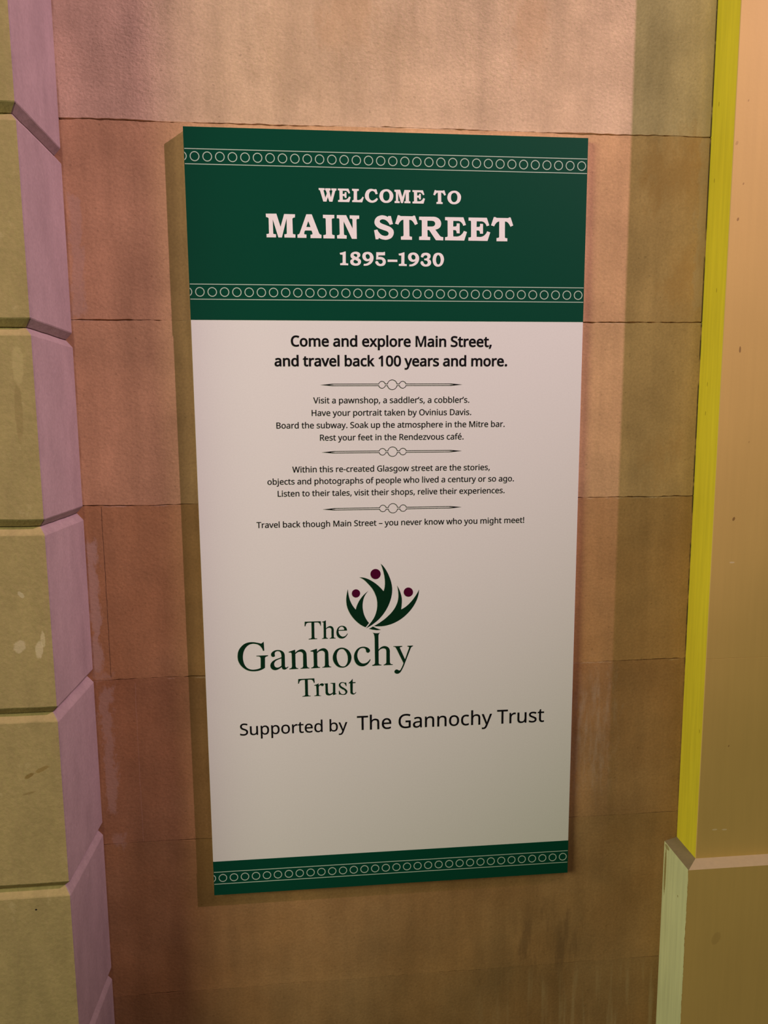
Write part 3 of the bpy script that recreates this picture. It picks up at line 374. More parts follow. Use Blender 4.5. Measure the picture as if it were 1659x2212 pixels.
    'word_tru': '-3077,7320 -2567,7324 -2557,7177 -2579,7171 -2591,7211 -2603,7235 -2621,7260 -2641,7276 -2657,7283 -2683,7288 -2778,7288 -2778,6786 -2756,6751 -2692,6744 -2696,6728 -2958,6725 -2951,6745 -2893,6752 -2866,6783 -2868,7285 -2920,7287 -2955,7285 -2991,7278 -3009,7270 -3024,7257 -3040,7231 -3052,7201 -3058,7171 -3087,7165;-2433,7152 -2429,7073 -2415,7094 -2398,7113 -2379,7129 -2363,7138 -2345,7145 -2319,7147 -2295,7143 -2281,7135 -2269,7118 -2265,7104 -2267,7089 -2278,7068 -2289,7058 -2301,7054 -2322,7057 -2339,7066 -2360,7081 -2377,7085 -2388,7084 -2401,7076 -2415,7062 -2430,7036 -2431,6764 -2406,6742 -2358,6734 -2360,6724 -2575,6729 -2575,6743 -2522,6754 -2502,6781 -2508,7053 -2523,7081 -2568,7079 -2574,7096 -2535,7107 -2496,7120 -2464,7135;-2255,7134 -2138,7140 -2137,6869 -2135,6846 -2129,6823 -2124,6812 -2114,6799 -2093,6786 -2077,6782 -2068,6782 -2050,6786 -2023,6797 -2002,6809 -1974,6831 -1969,7099 -1989,7120 -2047,7129 -2047,7147 -1897,7146 -1900,6803 -1883,6786 -1848,6780 -1969,6731 -1975,6790 -2002,6766 -2023,6753 -2057,6738 -2094,6730 -2131,6733 -2155,6740 -2177,6753 -2192,6769 -2202,6788 -2209,6809 -2215,6840 -2213,7088 -2230,7119 -2255,7124;-1545,7136 -1533,7026 -1553,7023 -1559,7044 -1567,7064 -1591,7101 -1614,7124 -1623,7129 -1640,7136 -1667,7138 -1684,7135 -1701,7127 -1716,7116 -1721,7109 -1728,7094 -1731,7078 -1729,7062 -1725,7052 -1713,7035 -1698,7019 -1678,7003 -1625,6970 -1575,6935 -1552,6915 -1527,6885 -1515,6864 -1509,6841 -1511,6817 -1514,6805 -1524,6783 -1538,6765 -1557,6750 -1578,6739 -1602,6732 -1642,6730 -1679,6733 -1766,6756 -1779,6736 -1786,6873 -1768,6879 -1755,6836 -1733,6796 -1718,6779 -1701,6765 -1681,6755 -1671,6753 -1651,6751 -1632,6754 -1613,6760 -1596,6769 -1581,6781 -1576,6789 -1572,6797 -1570,6816 -1572,6835 -1579,6853 -1598,6879 -1626,6902 -1679,6929 -1715,6954 -1747,6983 -1762,7004 -1777,7035 -1781,7057 -1779,7081 -1772,7104 -1767,7114 -1754,7132 -1737,7144 -1708,7156 -1684,7160 -1660,7160 -1636,7157 -1627,7155 -1593,7139 -1584,7137 -1569,7140 -1558,7150;-1334,7259 -1333,7145 -1241,7144 -1244,7114 -1333,7113 -1337,6824 -1333,6795 -1329,6787 -1320,6774 -1307,6767 -1294,6765 -1277,6770 -1258,6783 -1234,6809 -1224,6795 -1238,6774 -1255,6756 -1264,6749 -1285,6737 -1307,6731 -1318,6730 -1329,6730 -1352,6734 -1373,6744 -1383,6751 -1399,6768 -1405,6778 -1409,6789 -1413,6813 -1411,6837 -1414,7113 -1467,7112 -1460,7132 -1429,7157 -1400,7184 -1366,7221',
    'fig_left': '-1447,10218 -1441,10126 -1428,10035 -1409,9943 -1383,9853 -1348,9768 -1305,9686 -1257,9615 -1202,9548 -1182,9633 -1152,9715 -1107,9806 -1054,9892 -1000,9963 -940,10029 -874,10091 -803,10148 -849,10093 -870,10064 -908,10003 -937,9942 -956,9883 -969,9822 -979,9762 -985,9702 -986,9641 -985,9611 -977,9538 -964,9466 -947,9395 -938,9366 -904,9282 -863,9205 -834,9160 -786,9097 -895,8963 -960,8992 -991,9009 -1051,9048 -1079,9069 -1148,9127 -1180,9158 -1241,9223 -1270,9257 -1323,9326 -1370,9399 -1392,9437 -1412,9476 -1443,9546 -1467,9618 -1486,9692 -1492,9727 -1500,9798 -1502,9870 -1500,9939 -1492,10004 -1472,10121 -1463,10160',
    'fig_mid': '-389,11021 -341,10974 -298,10923 -259,10868 -233,10826 -185,10739 -163,10694 -143,10649 -107,10558 -77,10465 -64,10418 -45,10323 -35,10236 -33,10192 -35,10104 -39,10060 -45,10013 -64,9919 -90,9827 -123,9734 -163,9640 -186,9594 -236,9505 -265,9459 -327,9371 -361,9328 -432,9247 -467,9211 -503,9177 -580,9114 -695,9031 -767,8987 -804,8967 -879,8929 -831,8981 -785,9035 -693,9153 -649,9218 -628,9251 -593,9319 -579,9354 -554,9425 -535,9498 -527,9539 -516,9621 -513,9662 -512,9745 -517,9817 -529,9889 -547,9960 -560,10000 -592,10079 -610,10118 -650,10192 -670,10225 -717,10288 -767,10347 -837,10426 -885,10474 -935,10519 -977,10550 -1023,10578 -1070,10601 -1013,10597 -957,10589 -902,10575 -872,10565 -842,10554 -783,10528 -727,10497 -688,10473 -612,10422 -575,10394 -504,10336 -469,10303 -402,10235 -370,10200 -309,10125 -290,10181 -282,10209 -270,10267 -266,10296 -263,10332 -260,10402 -265,10509 -280,10633 -305,10755 -342,10889',
    'fig_right': '129,10293 179,10200 220,10102 251,10004 266,9937 271,9903 275,9873 278,9812 275,9721 267,9616 253,9512 315,9542 345,9559 402,9596 429,9617 493,9672 581,9762 655,9851 719,9941 773,10027 804,10084 833,10142 825,10056 819,10013 800,9929 773,9845 756,9803 718,9721 673,9643 647,9601 619,9560 559,9482 527,9444 458,9371 385,9302 306,9237 265,9208 182,9154 139,9130 50,9086 4,9066 -80,9035 -124,9023 -211,9001 -256,8992 -320,8983 -385,8979 -480,8979 -539,8982 -628,8992 -520,9049 -451,9091 -338,9168 -262,9226 -225,9257 -119,9354 -53,9423 7,9498 51,9564 89,9635 106,9672 133,9741 151,9806 158,9839 168,9906 170,9939 171,10005 164,10104 150,10199',
    'base': '-661,8980 -605,8947 -548,8918 -476,8889 -403,8864 -459,8857 -497,8855 -538,8857 -581,8861 -645,8872 -694,8882 -791,8910 -758,8922 -726,8938 -692,8958',
    'dot_mid': '-398,10689 -400,10663 -407,10638 -416,10615 -430,10593 -447,10574 -466,10557 -488,10544 -511,10535 -536,10530 -562,10528 -587,10531 -612,10538 -635,10548 -656,10562 -676,10580 -692,10600 -705,10622 -714,10646 -720,10672 -722,10697 -720,10723 -713,10748 -704,10772 -690,10793 -673,10812 -654,10829 -632,10841 -609,10851 -584,10856 -559,10857 -533,10855 -509,10848 -485,10838 -464,10824 -445,10806 -428,10786 -415,10764 -406,10740 -400,10715',
    'dot_left': '-1060,10076 -1062,10055 -1067,10035 -1075,10016 -1086,9998 -1099,9982 -1115,9969 -1133,9959 -1152,9951 -1172,9947 -1193,9946 -1213,9948 -1233,9954 -1252,9962 -1270,9974 -1285,9988 -1298,10004 -1309,10023 -1316,10042 -1321,10063 -1322,10084 -1320,10105 -1315,10125 -1307,10144 -1296,10162 -1283,10178 -1267,10191 -1249,10201 -1230,10209 -1210,10213 -1189,10214 -1169,10212 -1149,10206 -1130,10198 -1113,10186 -1097,10172 -1084,10156 -1073,10138 -1066,10118 -1061,10097',
    'dot_right': '638,10070 636,10046 631,10024 622,10002 610,9982 594,9964 576,9949 556,9937 535,9929 512,9924 489,9923 465,9925 442,9932 421,9941 401,9954 383,9970 368,9989 356,10009 347,10032 342,10055 340,10079 342,10102 347,10125 356,10147 369,10167 384,10185 402,10199 422,10211 443,10220 466,10225 489,10226 513,10223 535,10217 557,10207 577,10194 595,10179 610,10160 622,10139 631,10117 636,10094',
}
LETTERS = {
    ' ': (260, ''),
    '!': (269, '163,201 106,201 81,714 188,714;72,54 75,82 85,101 95,110 107,116 120,120 134,121 148,120 160,116 172,110 182,101 193,82 196,54 193,27 182,7 172,-2 160,-9 148,-13 134,-14 120,-13 107,-9 95,-2 85,7 75,27'),
    ',': (268, '192,105 169,29 138,-52 106,-129 41,-129 60,-48 78,38 91,116 185,116'),
    '-': (322, '40,229 40,307 282,307 282,229'),
    '.': (268, '72,54 75,82 85,101 95,110 107,116 119,120 133,121 147,120 160,116 172,110 182,101 193,82 196,54 193,27 182,7 172,-2 160,-9 147,-13 133,-14 119,-13 107,-9 95,-2 85,7 75,27'),
    '0': (572, '523,358 521,287 513,223 501,166 484,116 460,74 430,41 394,15 381,8 352,-2 303,-9 263,-9 242,-6 203,4 185,12 152,34 125,62 112,79 91,116 74,160 68,185 57,237 50,326 51,422 61,506 72,556 80,579 98,619 109,637 134,668 164,693 180,703 218,717 261,724 285,725 329,721 349,717 386,703 402,693 418,682 446,653 470,619 480,600 489,579 504,532 515,479 518,451;137,358 140,280 148,214 161,161 174,131 181,119 198,97 219,82 243,71 256,68 285,65 314,68 327,71 351,81 371,97 389,118 396,131 409,160 423,214 431,280 434,358 431,436 423,501 409,555 396,584 389,596 371,617 351,633 327,644 314,647 285,650 256,647 243,644 219,633 198,617 181,596 174,584 161,555 148,501 140,436'),
    '1': (572, '355,0 269,0 269,499 273,622 244,595 135,505 89,564 282,714 355,714'),
    'B': (650, '301,714 372,711 404,707 459,694 483,685 503,674 522,662 537,647 550,630 559,610 566,588 571,564 572,537 571,514 567,492 556,462 540,437 527,422 510,408 482,393 460,385 436,379 436,374 485,362 507,353 528,342 554,321 569,304 581,284 592,247 596,219 595,185 590,151 586,135 574,106 566,92 547,68 536,58 510,39 480,23 447,12 410,4 348,0 97,0 97,714;319,410 367,412 405,420 434,432 445,439 462,459 473,483 478,511 478,543 471,571 458,594 437,611 410,624 374,632 330,636 187,637 187,410;187,335 187,76 357,77 402,83 437,95 451,103 463,113 473,124 488,149 493,163 499,193 500,221 497,241 488,268 472,291 449,310 417,324 390,330 342,335'),
    'C': (632, '403,645 356,641 313,631 287,620 263,605 231,579 205,546 190,520 178,492 168,462 162,429 156,376 157,332 161,286 170,243 183,204 201,169 224,140 250,115 265,104 299,87 337,75 379,70 402,69 441,70 479,75 573,97 573,19 538,8 490,-3 451,-8 389,-10 330,-6 302,-2 252,13 229,23 187,49 151,81 135,99 109,140 97,163 80,213 73,239 64,296 62,327 61,381 65,425 72,467 83,506 98,543 116,577 138,608 162,636 191,660 222,681 239,689 276,705 295,710 336,719 358,722 404,724 435,723 481,718 524,710 565,697 601,682 565,606 480,636 443,643'),
    'D': (730, '669,364 668,331 661,268 654,240 636,187 624,163 596,120 561,83 520,54 497,41 447,21 391,8 361,3 296,0 97,0 97,714 317,714 376,711 404,707 456,694 504,674 526,662 565,633 598,598 626,556 637,534 647,509 661,456 665,427;574,361 571,413 564,458 551,499 542,517 522,549 497,576 483,588 450,607 414,622 394,627 351,635 304,637 187,637 187,77 284,77 324,78 361,83 395,90 426,100 454,113 479,130 501,148 521,170 537,195 550,223 561,253 568,286 573,322'),
    'G': (728, '407,377 654,377 654,27 604,13 537,-1 483,-7 424,-10 372,-9 314,-2 262,13 238,23 216,34 176,63 141,98 113,139 90,186 74,238 64,295 62,325 62,388 69,447 75,475 93,527 105,551 133,595 168,633 209,665 256,691 309,709 337,716 398,723 465,723 513,718 560,710 617,693 644,682 610,604 563,622 524,633 483,641 440,645 402,644 358,639 317,627 280,610 248,588 233,575 208,545 197,528 179,492 171,472 165,451 158,406 155,357 157,310 164,266 175,226 191,188 212,156 238,128 253,116 287,95 306,87 349,75 372,71 424,68 473,70 504,73 564,85 564,297 407,297'),
    'H': (741, '643,0 553,0 553,333 187,333 187,0 97,0 97,714 187,714 187,412 553,412 553,714 643,714'),
    'L': (524, '97,0 97,714 187,714 187,80 499,80 499,0'),
    'M': (907, '412,0 180,612 180,0 97,0 97,714 230,714 452,129 678,714 810,714 810,0 721,0 721,612 486,0'),
    'O': (781, '720,358 716,290 705,227 685,170 659,121 624,77 597,53 583,43 551,24 533,16 497,3 477,-2 414,-9 345,-8 302,-1 282,4 263,9 228,25 196,43 181,54 154,78 142,91 120,121 102,153 81,208 71,248 65,291 61,336 62,390 64,420 73,476 79,502 97,551 108,574 135,615 150,633 186,665 228,691 252,702 303,717 361,724 392,725 422,724 477,717 503,710 550,692 572,679 611,650 644,615 658,596 671,574 692,527 708,476 713,448 719,389;156,358 158,309 169,242 181,203 198,168 219,139 231,125 258,103 291,86 327,74 369,69 414,69 435,71 474,79 492,86 523,103 551,125 563,139 584,168 600,203 607,222 617,263 624,333 624,395 620,430 615,463 607,493 596,521 584,546 569,569 552,590 532,607 509,621 484,632 456,640 425,644 392,646 369,645 328,640 309,635 274,621 258,611 231,589 219,576 198,547 189,530 174,494 164,453 161,430'),
    'R': (622, '294,714 364,710 423,697 440,691 471,677 497,658 508,648 517,636 533,611 540,596 549,565 552,548 554,511 552,480 547,452 539,427 527,405 513,386 497,370 461,343 431,328 411,320 607,0 502,0 329,295 187,295 187,0 97,0 97,714;289,636 187,636 187,371 294,371 340,374 378,382 409,396 432,416 448,441 454,456 460,489 459,532 455,555 447,574 437,590 415,609 396,619 363,629 321,635'),
    'S': (549, '502,191 499,156 492,124 479,96 471,82 451,59 427,38 398,21 366,8 310,-6 247,-10 171,-6 104,5 51,24 51,110 111,89 156,78 187,72 251,68 280,69 306,73 329,78 350,86 368,96 382,108 394,122 403,138 411,164 412,183 409,211 401,235 387,255 365,274 322,298 219,340 174,361 136,384 106,411 83,442 68,477 61,519 60,542 62,573 69,602 75,615 89,639 107,661 142,688 169,702 200,713 233,720 269,724 337,722 367,718 410,710 449,698 485,684 457,607 424,620 389,631 351,639 326,643 286,645 262,644 229,638 211,632 188,619 176,608 166,595 159,581 154,566 151,550 151,531 156,504 166,481 176,468 197,449 215,438 248,421 341,384 387,362 425,340 456,314 479,284 491,261 498,236'),
    'T': (556, '323,0 233,0 233,635 10,635 10,714 545,714 545,635 323,635'),
    'V': (600, '600,714 345,0 255,0 0,714 94,714 274,200 300,100 311,149 345,258 505,714'),
    'W': (930, '917,714 727,0 636,0 497,468 474,553 461,609 450,553 427,465 292,0 201,0 12,714 106,714 217,278 237,188 251,108 266,192 289,283 415,714 508,714 639,280 663,188 678,108 686,160 698,218 823,714'),
    'a': (561, '288,545 340,541 363,537 402,523 419,513 433,502 445,489 456,473 465,456 471,436 476,415 480,365 480,0 416,0 399,76 395,76 375,53 347,27 325,13 300,2 272,-5 228,-10 188,-9 163,-4 140,2 118,12 90,32 68,59 53,93 48,120 46,149 47,171 51,192 58,211 67,229 78,245 92,259 109,272 128,284 151,294 203,309 267,318 394,323 393,373 392,390 385,418 379,430 365,448 356,455 336,466 324,469 298,473 271,474 236,470 203,461 132,433 105,499 149,519 202,535 244,543;314,259 262,255 220,247 188,235 175,227 157,209 150,199 140,175 138,162 138,136 142,114 146,104 157,88 173,76 191,68 212,63 235,61 272,64 305,73 320,80 348,98 360,110 370,123 378,138 389,173 393,214 393,262'),
    'b': (615, '173,575 171,511 168,465 173,465 188,484 205,500 236,522 261,533 275,537 321,545 367,544 393,539 417,532 440,522 462,510 481,494 499,475 516,454 529,430 540,403 549,374 555,341 559,306 559,242 555,195 546,152 540,132 524,97 505,67 494,53 482,41 455,21 440,13 409,0 375,-7 339,-10 305,-8 275,-2 248,7 225,20 196,42 173,68 166,68 148,0 85,0 85,760 173,760;324,472 293,470 267,465 244,456 225,444 209,428 197,408 187,384 180,357 174,308 173,267 176,214 184,169 197,131 205,115 216,102 229,90 244,80 261,73 280,67 326,63 364,67 381,73 396,80 410,90 423,102 433,116 451,150 462,192 468,241 468,297 466,323 457,368 443,405 433,421 423,435 410,446 396,455 380,463 363,468'),
    'c': (480, '300,-10 261,-8 242,-5 206,5 173,19 158,28 130,50 106,77 96,92 78,127 65,168 58,213 55,265 58,319 61,343 72,388 88,426 109,459 133,486 162,508 177,517 211,531 247,541 266,544 306,546 329,545 363,542 396,535 424,527 447,517 420,444 364,461 304,469 261,465 225,452 196,431 174,402 158,365 149,319 146,285 146,248 149,215 155,184 168,145 188,113 214,89 235,78 271,68 311,66 356,71 376,75 438,97 438,19 405,5 378,-2 348,-8'),
    'd': (615, '275,-10 247,-9 221,-4 197,3 174,13 153,25 133,41 115,59 99,81 86,105 75,132 66,161 60,194 56,229 55,267 56,305 60,340 66,373 75,403 86,430 99,454 115,475 134,494 153,510 175,523 198,533 222,540 248,545 276,546 310,544 330,541 358,532 389,517 403,507 442,467 448,467 442,546 442,760 530,760 530,0 459,0 446,72 442,72 403,30 374,12 349,1 330,-4 298,-9;289,63 312,64 353,72 370,78 385,87 398,97 408,109 425,140 437,178 442,224 443,266 440,319 432,365 419,403 410,419 399,434 387,446 371,456 354,463 334,469 312,472 288,473 268,472 250,468 234,463 218,455 205,444 192,431 181,416 164,381 153,339 147,291 147,238 153,191 164,150 181,116 192,102 205,90 219,80 234,73 251,67 269,64'),
    'e': (564, '292,546 330,544 348,540 381,531 396,524 410,516 437,497 460,474 469,461 486,431 494,416 499,399 508,363 512,324 513,251 146,251 151,203 156,181 171,143 181,127 192,112 206,100 221,89 237,81 274,69 317,65 359,67 384,70 430,81 489,102 489,25 466,15 408,-1 371,-7 343,-9 313,-10 271,-7 251,-4 213,6 178,21 162,30 147,41 120,66 108,81 87,113 72,151 66,171 58,215 55,264 57,312 65,356 70,377 77,396 93,432 114,464 126,478 153,502 183,521 217,535 234,540 272,545;291,474 257,471 228,461 202,444 191,433 173,408 159,377 151,341 148,321 421,321 418,358 411,391 403,410 392,427 380,442 356,460 337,468 315,472'),
    'f': (344, '332,468 197,468 197,0 109,0 109,468 15,468 15,509 109,539 109,589 113,624 119,655 136,694 150,715 168,732 189,745 225,758 253,763 283,765 341,759 387,747 364,678 327,688 284,693 261,691 250,688 233,678 218,663 208,644 201,619 197,588 197,536 332,536'),
    'g': (615, '275,546 304,544 332,539 370,526 394,513 415,496 443,465 448,465 460,536 530,536 529,-30 525,-70 517,-105 504,-136 496,-151 487,-164 465,-187 440,-206 425,-214 392,-227 374,-232 355,-235 313,-239 274,-240 227,-237 183,-231 144,-223 97,-206 97,-125 120,-136 158,-149 201,-159 231,-163 295,-167 332,-164 364,-154 379,-146 403,-126 423,-101 430,-86 440,-54 442,-35 446,71 442,71 425,49 395,23 373,10 334,-3 291,-10 247,-9 220,-4 195,3 172,14 151,27 131,44 113,63 98,85 85,109 74,136 66,165 60,197 56,231 56,302 60,336 66,367 74,396 85,423 98,448 113,470 131,491 151,507 172,521 195,532 220,540 246,544;287,472 251,468 220,454 194,432 179,413 168,391 154,350 147,302 147,239 153,190 165,148 182,114 194,101 206,89 220,79 235,72 252,66 289,62 332,65 359,72 375,79 389,88 407,105 421,127 432,153 439,184 444,233 444,287 439,341 432,372 422,397 410,419 394,437 376,451 354,461 316,470'),
    'h': (618, '173,537 168,462 174,462 196,491 225,513 257,529 293,540 331,545 376,543 408,538 449,524 461,518 483,503 501,484 515,461 526,434 530,419 537,368 537,0 450,0 450,343 448,377 445,393 435,419 429,430 412,448 402,456 377,466 363,469 330,472 283,468 270,465 246,455 236,449 218,435 197,407 184,371 178,343 174,311 173,0 85,0 85,760 173,760'),
    'i': (258, '173,536 173,0 85,0 85,536;130,737 151,733 170,719 178,703 181,681 178,660 170,643 161,635 151,630 130,625 118,626 107,630 97,635 89,643 81,660 78,681 81,703 89,719 97,727 107,733'),
    'j': (258, '22,-240 -22,-236 -55,-228 -55,-157 -24,-164 11,-167 28,-166 44,-161 58,-154 70,-144 78,-129 83,-108 85,-83 85,536 173,536 173,-80 172,-107 168,-133 157,-166 146,-185 133,-202 117,-215 98,-226 76,-234 51,-238;78,681 81,703 89,719 97,727 107,733 130,737 151,733 170,719 178,703 181,681 178,660 170,643 161,635 151,630 130,625 118,626 107,630 97,635 89,643 81,660'),
    'k': (534, '172,363 168,276 172,276 236,355 407,536 510,536 293,307 525,0 419,0 233,250 172,197 172,0 85,0 85,760 172,760'),
    'l': (258, '173,0 85,0 85,760 173,760'),
    'm': (935, '673,546 721,542 743,537 762,531 780,522 795,512 809,499 821,485 831,468 839,449 846,428 853,378 854,0 767,0 766,362 762,393 753,419 740,440 732,448 712,462 688,469 658,472 637,471 617,468 583,457 569,449 557,439 546,427 538,413 524,381 519,362 514,320 513,0 426,0 426,357 422,389 417,407 406,431 396,443 378,458 363,465 346,469 316,472 287,470 262,465 251,461 231,449 208,426 191,396 180,358 175,328 173,296 173,0 85,0 85,536 156,536 169,463 174,463 190,485 209,504 230,519 262,534 287,541 314,545 349,546 381,542 423,530 447,517 457,509 476,491 483,480 496,456 501,456 518,480 538,501 562,517 574,524 602,535 629,542'),
    'n': (618, '343,546 394,542 417,537 437,531 456,522 473,512 488,499 501,485 512,468 521,449 528,428 536,378 537,0 450,0 449,361 445,393 441,407 429,430 412,448 390,462 363,469 347,471 306,471 284,468 264,463 246,456 231,446 218,435 207,422 198,407 184,371 176,328 173,278 173,0 85,0 85,536 156,536 169,463 174,463 191,485 204,498 218,509 242,524 259,531 286,539 314,544'),
    'o': (605, '551,269 548,214 542,181 528,136 509,97 483,63 453,35 417,14 377,-1 333,-8 301,-10 271,-8 229,-1 190,14 155,35 135,53 116,74 92,109 73,150 64,181 58,214 55,269 56,294 61,340 65,362 77,401 94,436 115,467 128,480 156,504 171,513 205,529 223,535 262,543 282,545 324,545 363,540 399,529 416,522 448,504 462,493 476,480 500,452 519,419 528,401 541,362 545,340 550,294;146,269 149,218 154,187 163,159 173,135 187,113 214,88 236,76 260,68 288,64 332,65 359,71 370,76 392,88 410,104 433,135 443,159 455,202 460,251 459,304 451,351 443,378 425,413 401,440 381,454 370,459 345,467 302,472 259,468 240,462 223,454 208,444 194,432 183,418 173,402 158,364 149,320'),
    'p': (615, '340,546 367,545 393,540 418,533 441,523 462,511 481,495 499,477 516,456 529,432 540,405 549,375 555,343 559,307 559,244 555,196 551,174 540,134 524,98 515,82 494,54 482,42 455,21 426,6 410,0 376,-7 358,-9 316,-9 275,-2 240,12 211,29 173,68 167,68 173,-20 173,-240 85,-240 85,536 157,536 169,463 173,463 211,505 240,524 265,535 284,540 305,544;324,472 295,470 269,465 247,457 220,438 205,421 194,401 185,378 176,336 173,286 174,233 178,200 187,157 203,122 217,103 234,87 245,81 268,71 295,65 340,64 365,68 376,72 397,83 423,107 443,139 458,177 466,221 469,270 466,320 457,363 443,401 423,432 410,444 396,454 380,462 363,468 344,471'),
    'r': (413, '335,546 367,544 398,540 387,459 358,464 329,466 312,465 278,456 247,440 220,416 198,387 182,350 175,320 173,286 173,0 85,0 85,536 157,536 167,438 171,438 187,463 205,485 226,506 242,517 267,531 285,539 314,545'),
    's': (479, '434,148 429,107 421,82 408,61 391,42 371,27 347,13 320,3 290,-4 256,-9 220,-10 175,-8 148,-5 112,2 80,12 52,24 52,104 105,82 156,68 209,61 257,63 286,68 299,72 319,82 334,96 339,104 347,121 348,130 349,140 338,176 320,194 280,217 175,261 128,284 99,303 84,317 71,332 58,359 53,380 51,404 52,423 56,440 61,457 69,472 79,485 92,498 123,519 160,534 181,539 227,545 266,546 306,543 343,536 390,523 423,510 393,440 322,464 301,469 257,474 217,473 182,465 156,451 150,445 140,432 137,425 135,409 137,391 145,376 152,367 169,354 191,341 338,279 370,262 388,249 409,227 424,202 431,182'),
    't': (361, '264,62 305,65 339,73 339,6 299,-5 249,-10 226,-9 203,-5 171,4 152,15 135,28 114,55 103,78 99,91 92,138 92,468 16,468 16,510 93,545 128,659 180,659 180,536 335,536 335,468 180,468 180,158 182,132 184,121 192,101 197,93 210,79 235,66'),
    'u': (618, '533,536 533,0 461,0 448,71 444,71 428,49 400,25 368,8 341,-1 313,-7 274,-10 239,-8 193,0 167,10 143,24 124,41 115,51 101,74 95,87 83,131 79,185 79,536 168,536 168,191 169,173 173,142 177,128 189,105 206,87 216,79 241,69 255,66 287,63 334,67 371,80 381,85 400,100 421,128 434,164 440,192 444,223 445,536'),
    'v': (508, '203,0 0,536 94,536 225,171 241,119 251,78 255,78 266,120 300,220 414,536 508,536 304,0'),
    'w': (786, '431,303 408,383 394,445 390,445 366,343 258,1 158,1 11,537 102,537 191,192 203,136 211,91 215,91 240,199 251,235 346,537 442,537 548,186 562,135 570,92 574,92 581,134 594,190 685,537 775,537 626,1 523,1'),
    'x': (529, '212,274 27,536 127,536 265,334 402,536 501,536 316,274 511,0 411,0 265,214 117,0 18,0'),
    'y': (510, '1,536 95,536 211,231 245,130 256,85 260,85 279,150 306,232 415,536 510,536 279,-74 262,-115 234,-161 211,-191 183,-213 150,-230 126,-236 84,-240 42,-237 11,-232 11,-162 37,-166 70,-168 87,-167 117,-160 142,-145 162,-123 189,-73 217,-2'),
    'z': (470, '431,0 39,0 39,58 327,468 56,468 56,536 424,536 424,470 140,68 431,68'),
    'é': (564, '292,546 330,544 348,540 381,531 396,524 410,516 437,497 460,474 469,461 486,431 494,416 499,399 508,363 512,324 513,251 146,251 151,203 156,181 171,143 181,127 192,112 206,100 221,89 237,81 274,69 317,65 359,67 384,70 430,81 489,102 489,25 466,15 408,-1 371,-7 343,-9 313,-10 271,-7 251,-4 213,6 178,21 162,30 147,41 120,66 108,81 87,113 72,151 66,171 58,215 55,264 57,312 65,356 70,377 77,396 93,432 114,464 126,478 153,502 183,521 217,535 234,540 272,545;291,474 257,471 228,461 202,444 191,433 173,408 159,377 151,341 148,321 421,321 418,358 411,391 403,410 392,427 380,442 356,460 337,468 315,472;433,756 407,722 369,681 328,639 290,606 232,606 232,618 264,663 299,716 327,766 433,766'),
    '–': (500, '40,229 40,307 460,307 460,229'),
    '’': (175, '163,703 140,627 109,545 77,469 12,469 26,529 40,593 62,714 156,714'),
}

# ------------------------------------------------------------------ the setting
WALL_Y = 0.012
X_LEFT, X_RIGHT = -0.476, 0.501          # the two inner corners where the piers meet the wall


def build_wall():
    """The flat back wall: stone courses with fine, chipped, hand-cut joints."""
    x0, x1, step = -0.56, 0.62, 0.0045
    cols = int((x1 - x0) / step)
    rows = []                                             # (z, offset index around a joint)
    cuts = sorted(JOINTS)
    edges = [Z_LOW] + cuts + [Z_HIGH]
    for i, z in enumerate(edges):
        if z in cuts:
            rows += [(z, -2), (z, -1), (z, 0), (z, 1), (z, 2)]
        else:
            rows.append((z, None))
    verts, faces = [], []
    nr = len(rows)
    for c in range(cols + 1):
        x = x0 + (x1 - x0) * c / cols
        for z, k in rows:
            if k is None:
                verts.append((x, WALL_Y, z))
                continue
            j = cuts.index(z)
            drift = 0.0016 * (noise.noise((x * 9, j * 7.3, 0.2))) + 0.0009 * noise.noise((x * 70, j * 3.1, 2.0))
            wide = max(0.04, 0.55 + 1.1 * noise.noise((x * 14, j * 5.7, 4.0)) + 0.7 * noise.noise((x * 90, j, 9.0)))
            full = (0.0007, 0.0007, 0.0006, 0.0006, 0.0004, 0.0004)[5 - j] if j < 6 else 0.001
            half = full * wide
            deep = 0.0038 * min(1.0, wide * 1.4)
            lip = 0.0004 * noise.noise((x * 60, j * 2.2, 6.0))
            dz = {-2: -half * 1.9, -1: -half * 0.7, 0: 0.0, 1: half * 0.7, 2: half * 1.9}[k]
            dy = {-2: 0.0, -1: deep * 0.85, 0: deep, 1: deep * 0.85, 2: 0.0}[k]
            if abs(k) == 2: dz += lip
            verts.append((x, WALL_Y + dy, z + drift + dz))
    for c in range(cols):
        for r in range(nr - 1):
            a = c * nr + r
            faces.append((a, a + nr, a + nr + 1, a + 1))
    b = len(verts)                                        # close the slab behind
    verts += [(x0, WALL_Y + 0.2, Z_LOW), (x1, WALL_Y + 0.2, Z_LOW), (x1, WALL_Y + 0.2, Z_HIGH), (x0, WALL_Y + 0.2, Z_HIGH)]
    l = cols * nr
    faces += [(b, b + 3, b + 2, b + 1), (0, b, b + 1, l), (nr - 1, l + nr - 1, b + 2, b + 3)]
    faces.append(tuple([b] + list(range(nr))[0:1] + [nr - 1, b + 3]))
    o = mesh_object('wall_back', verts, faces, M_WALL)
    mark(o, kind='structure')
    return o


build_wall()


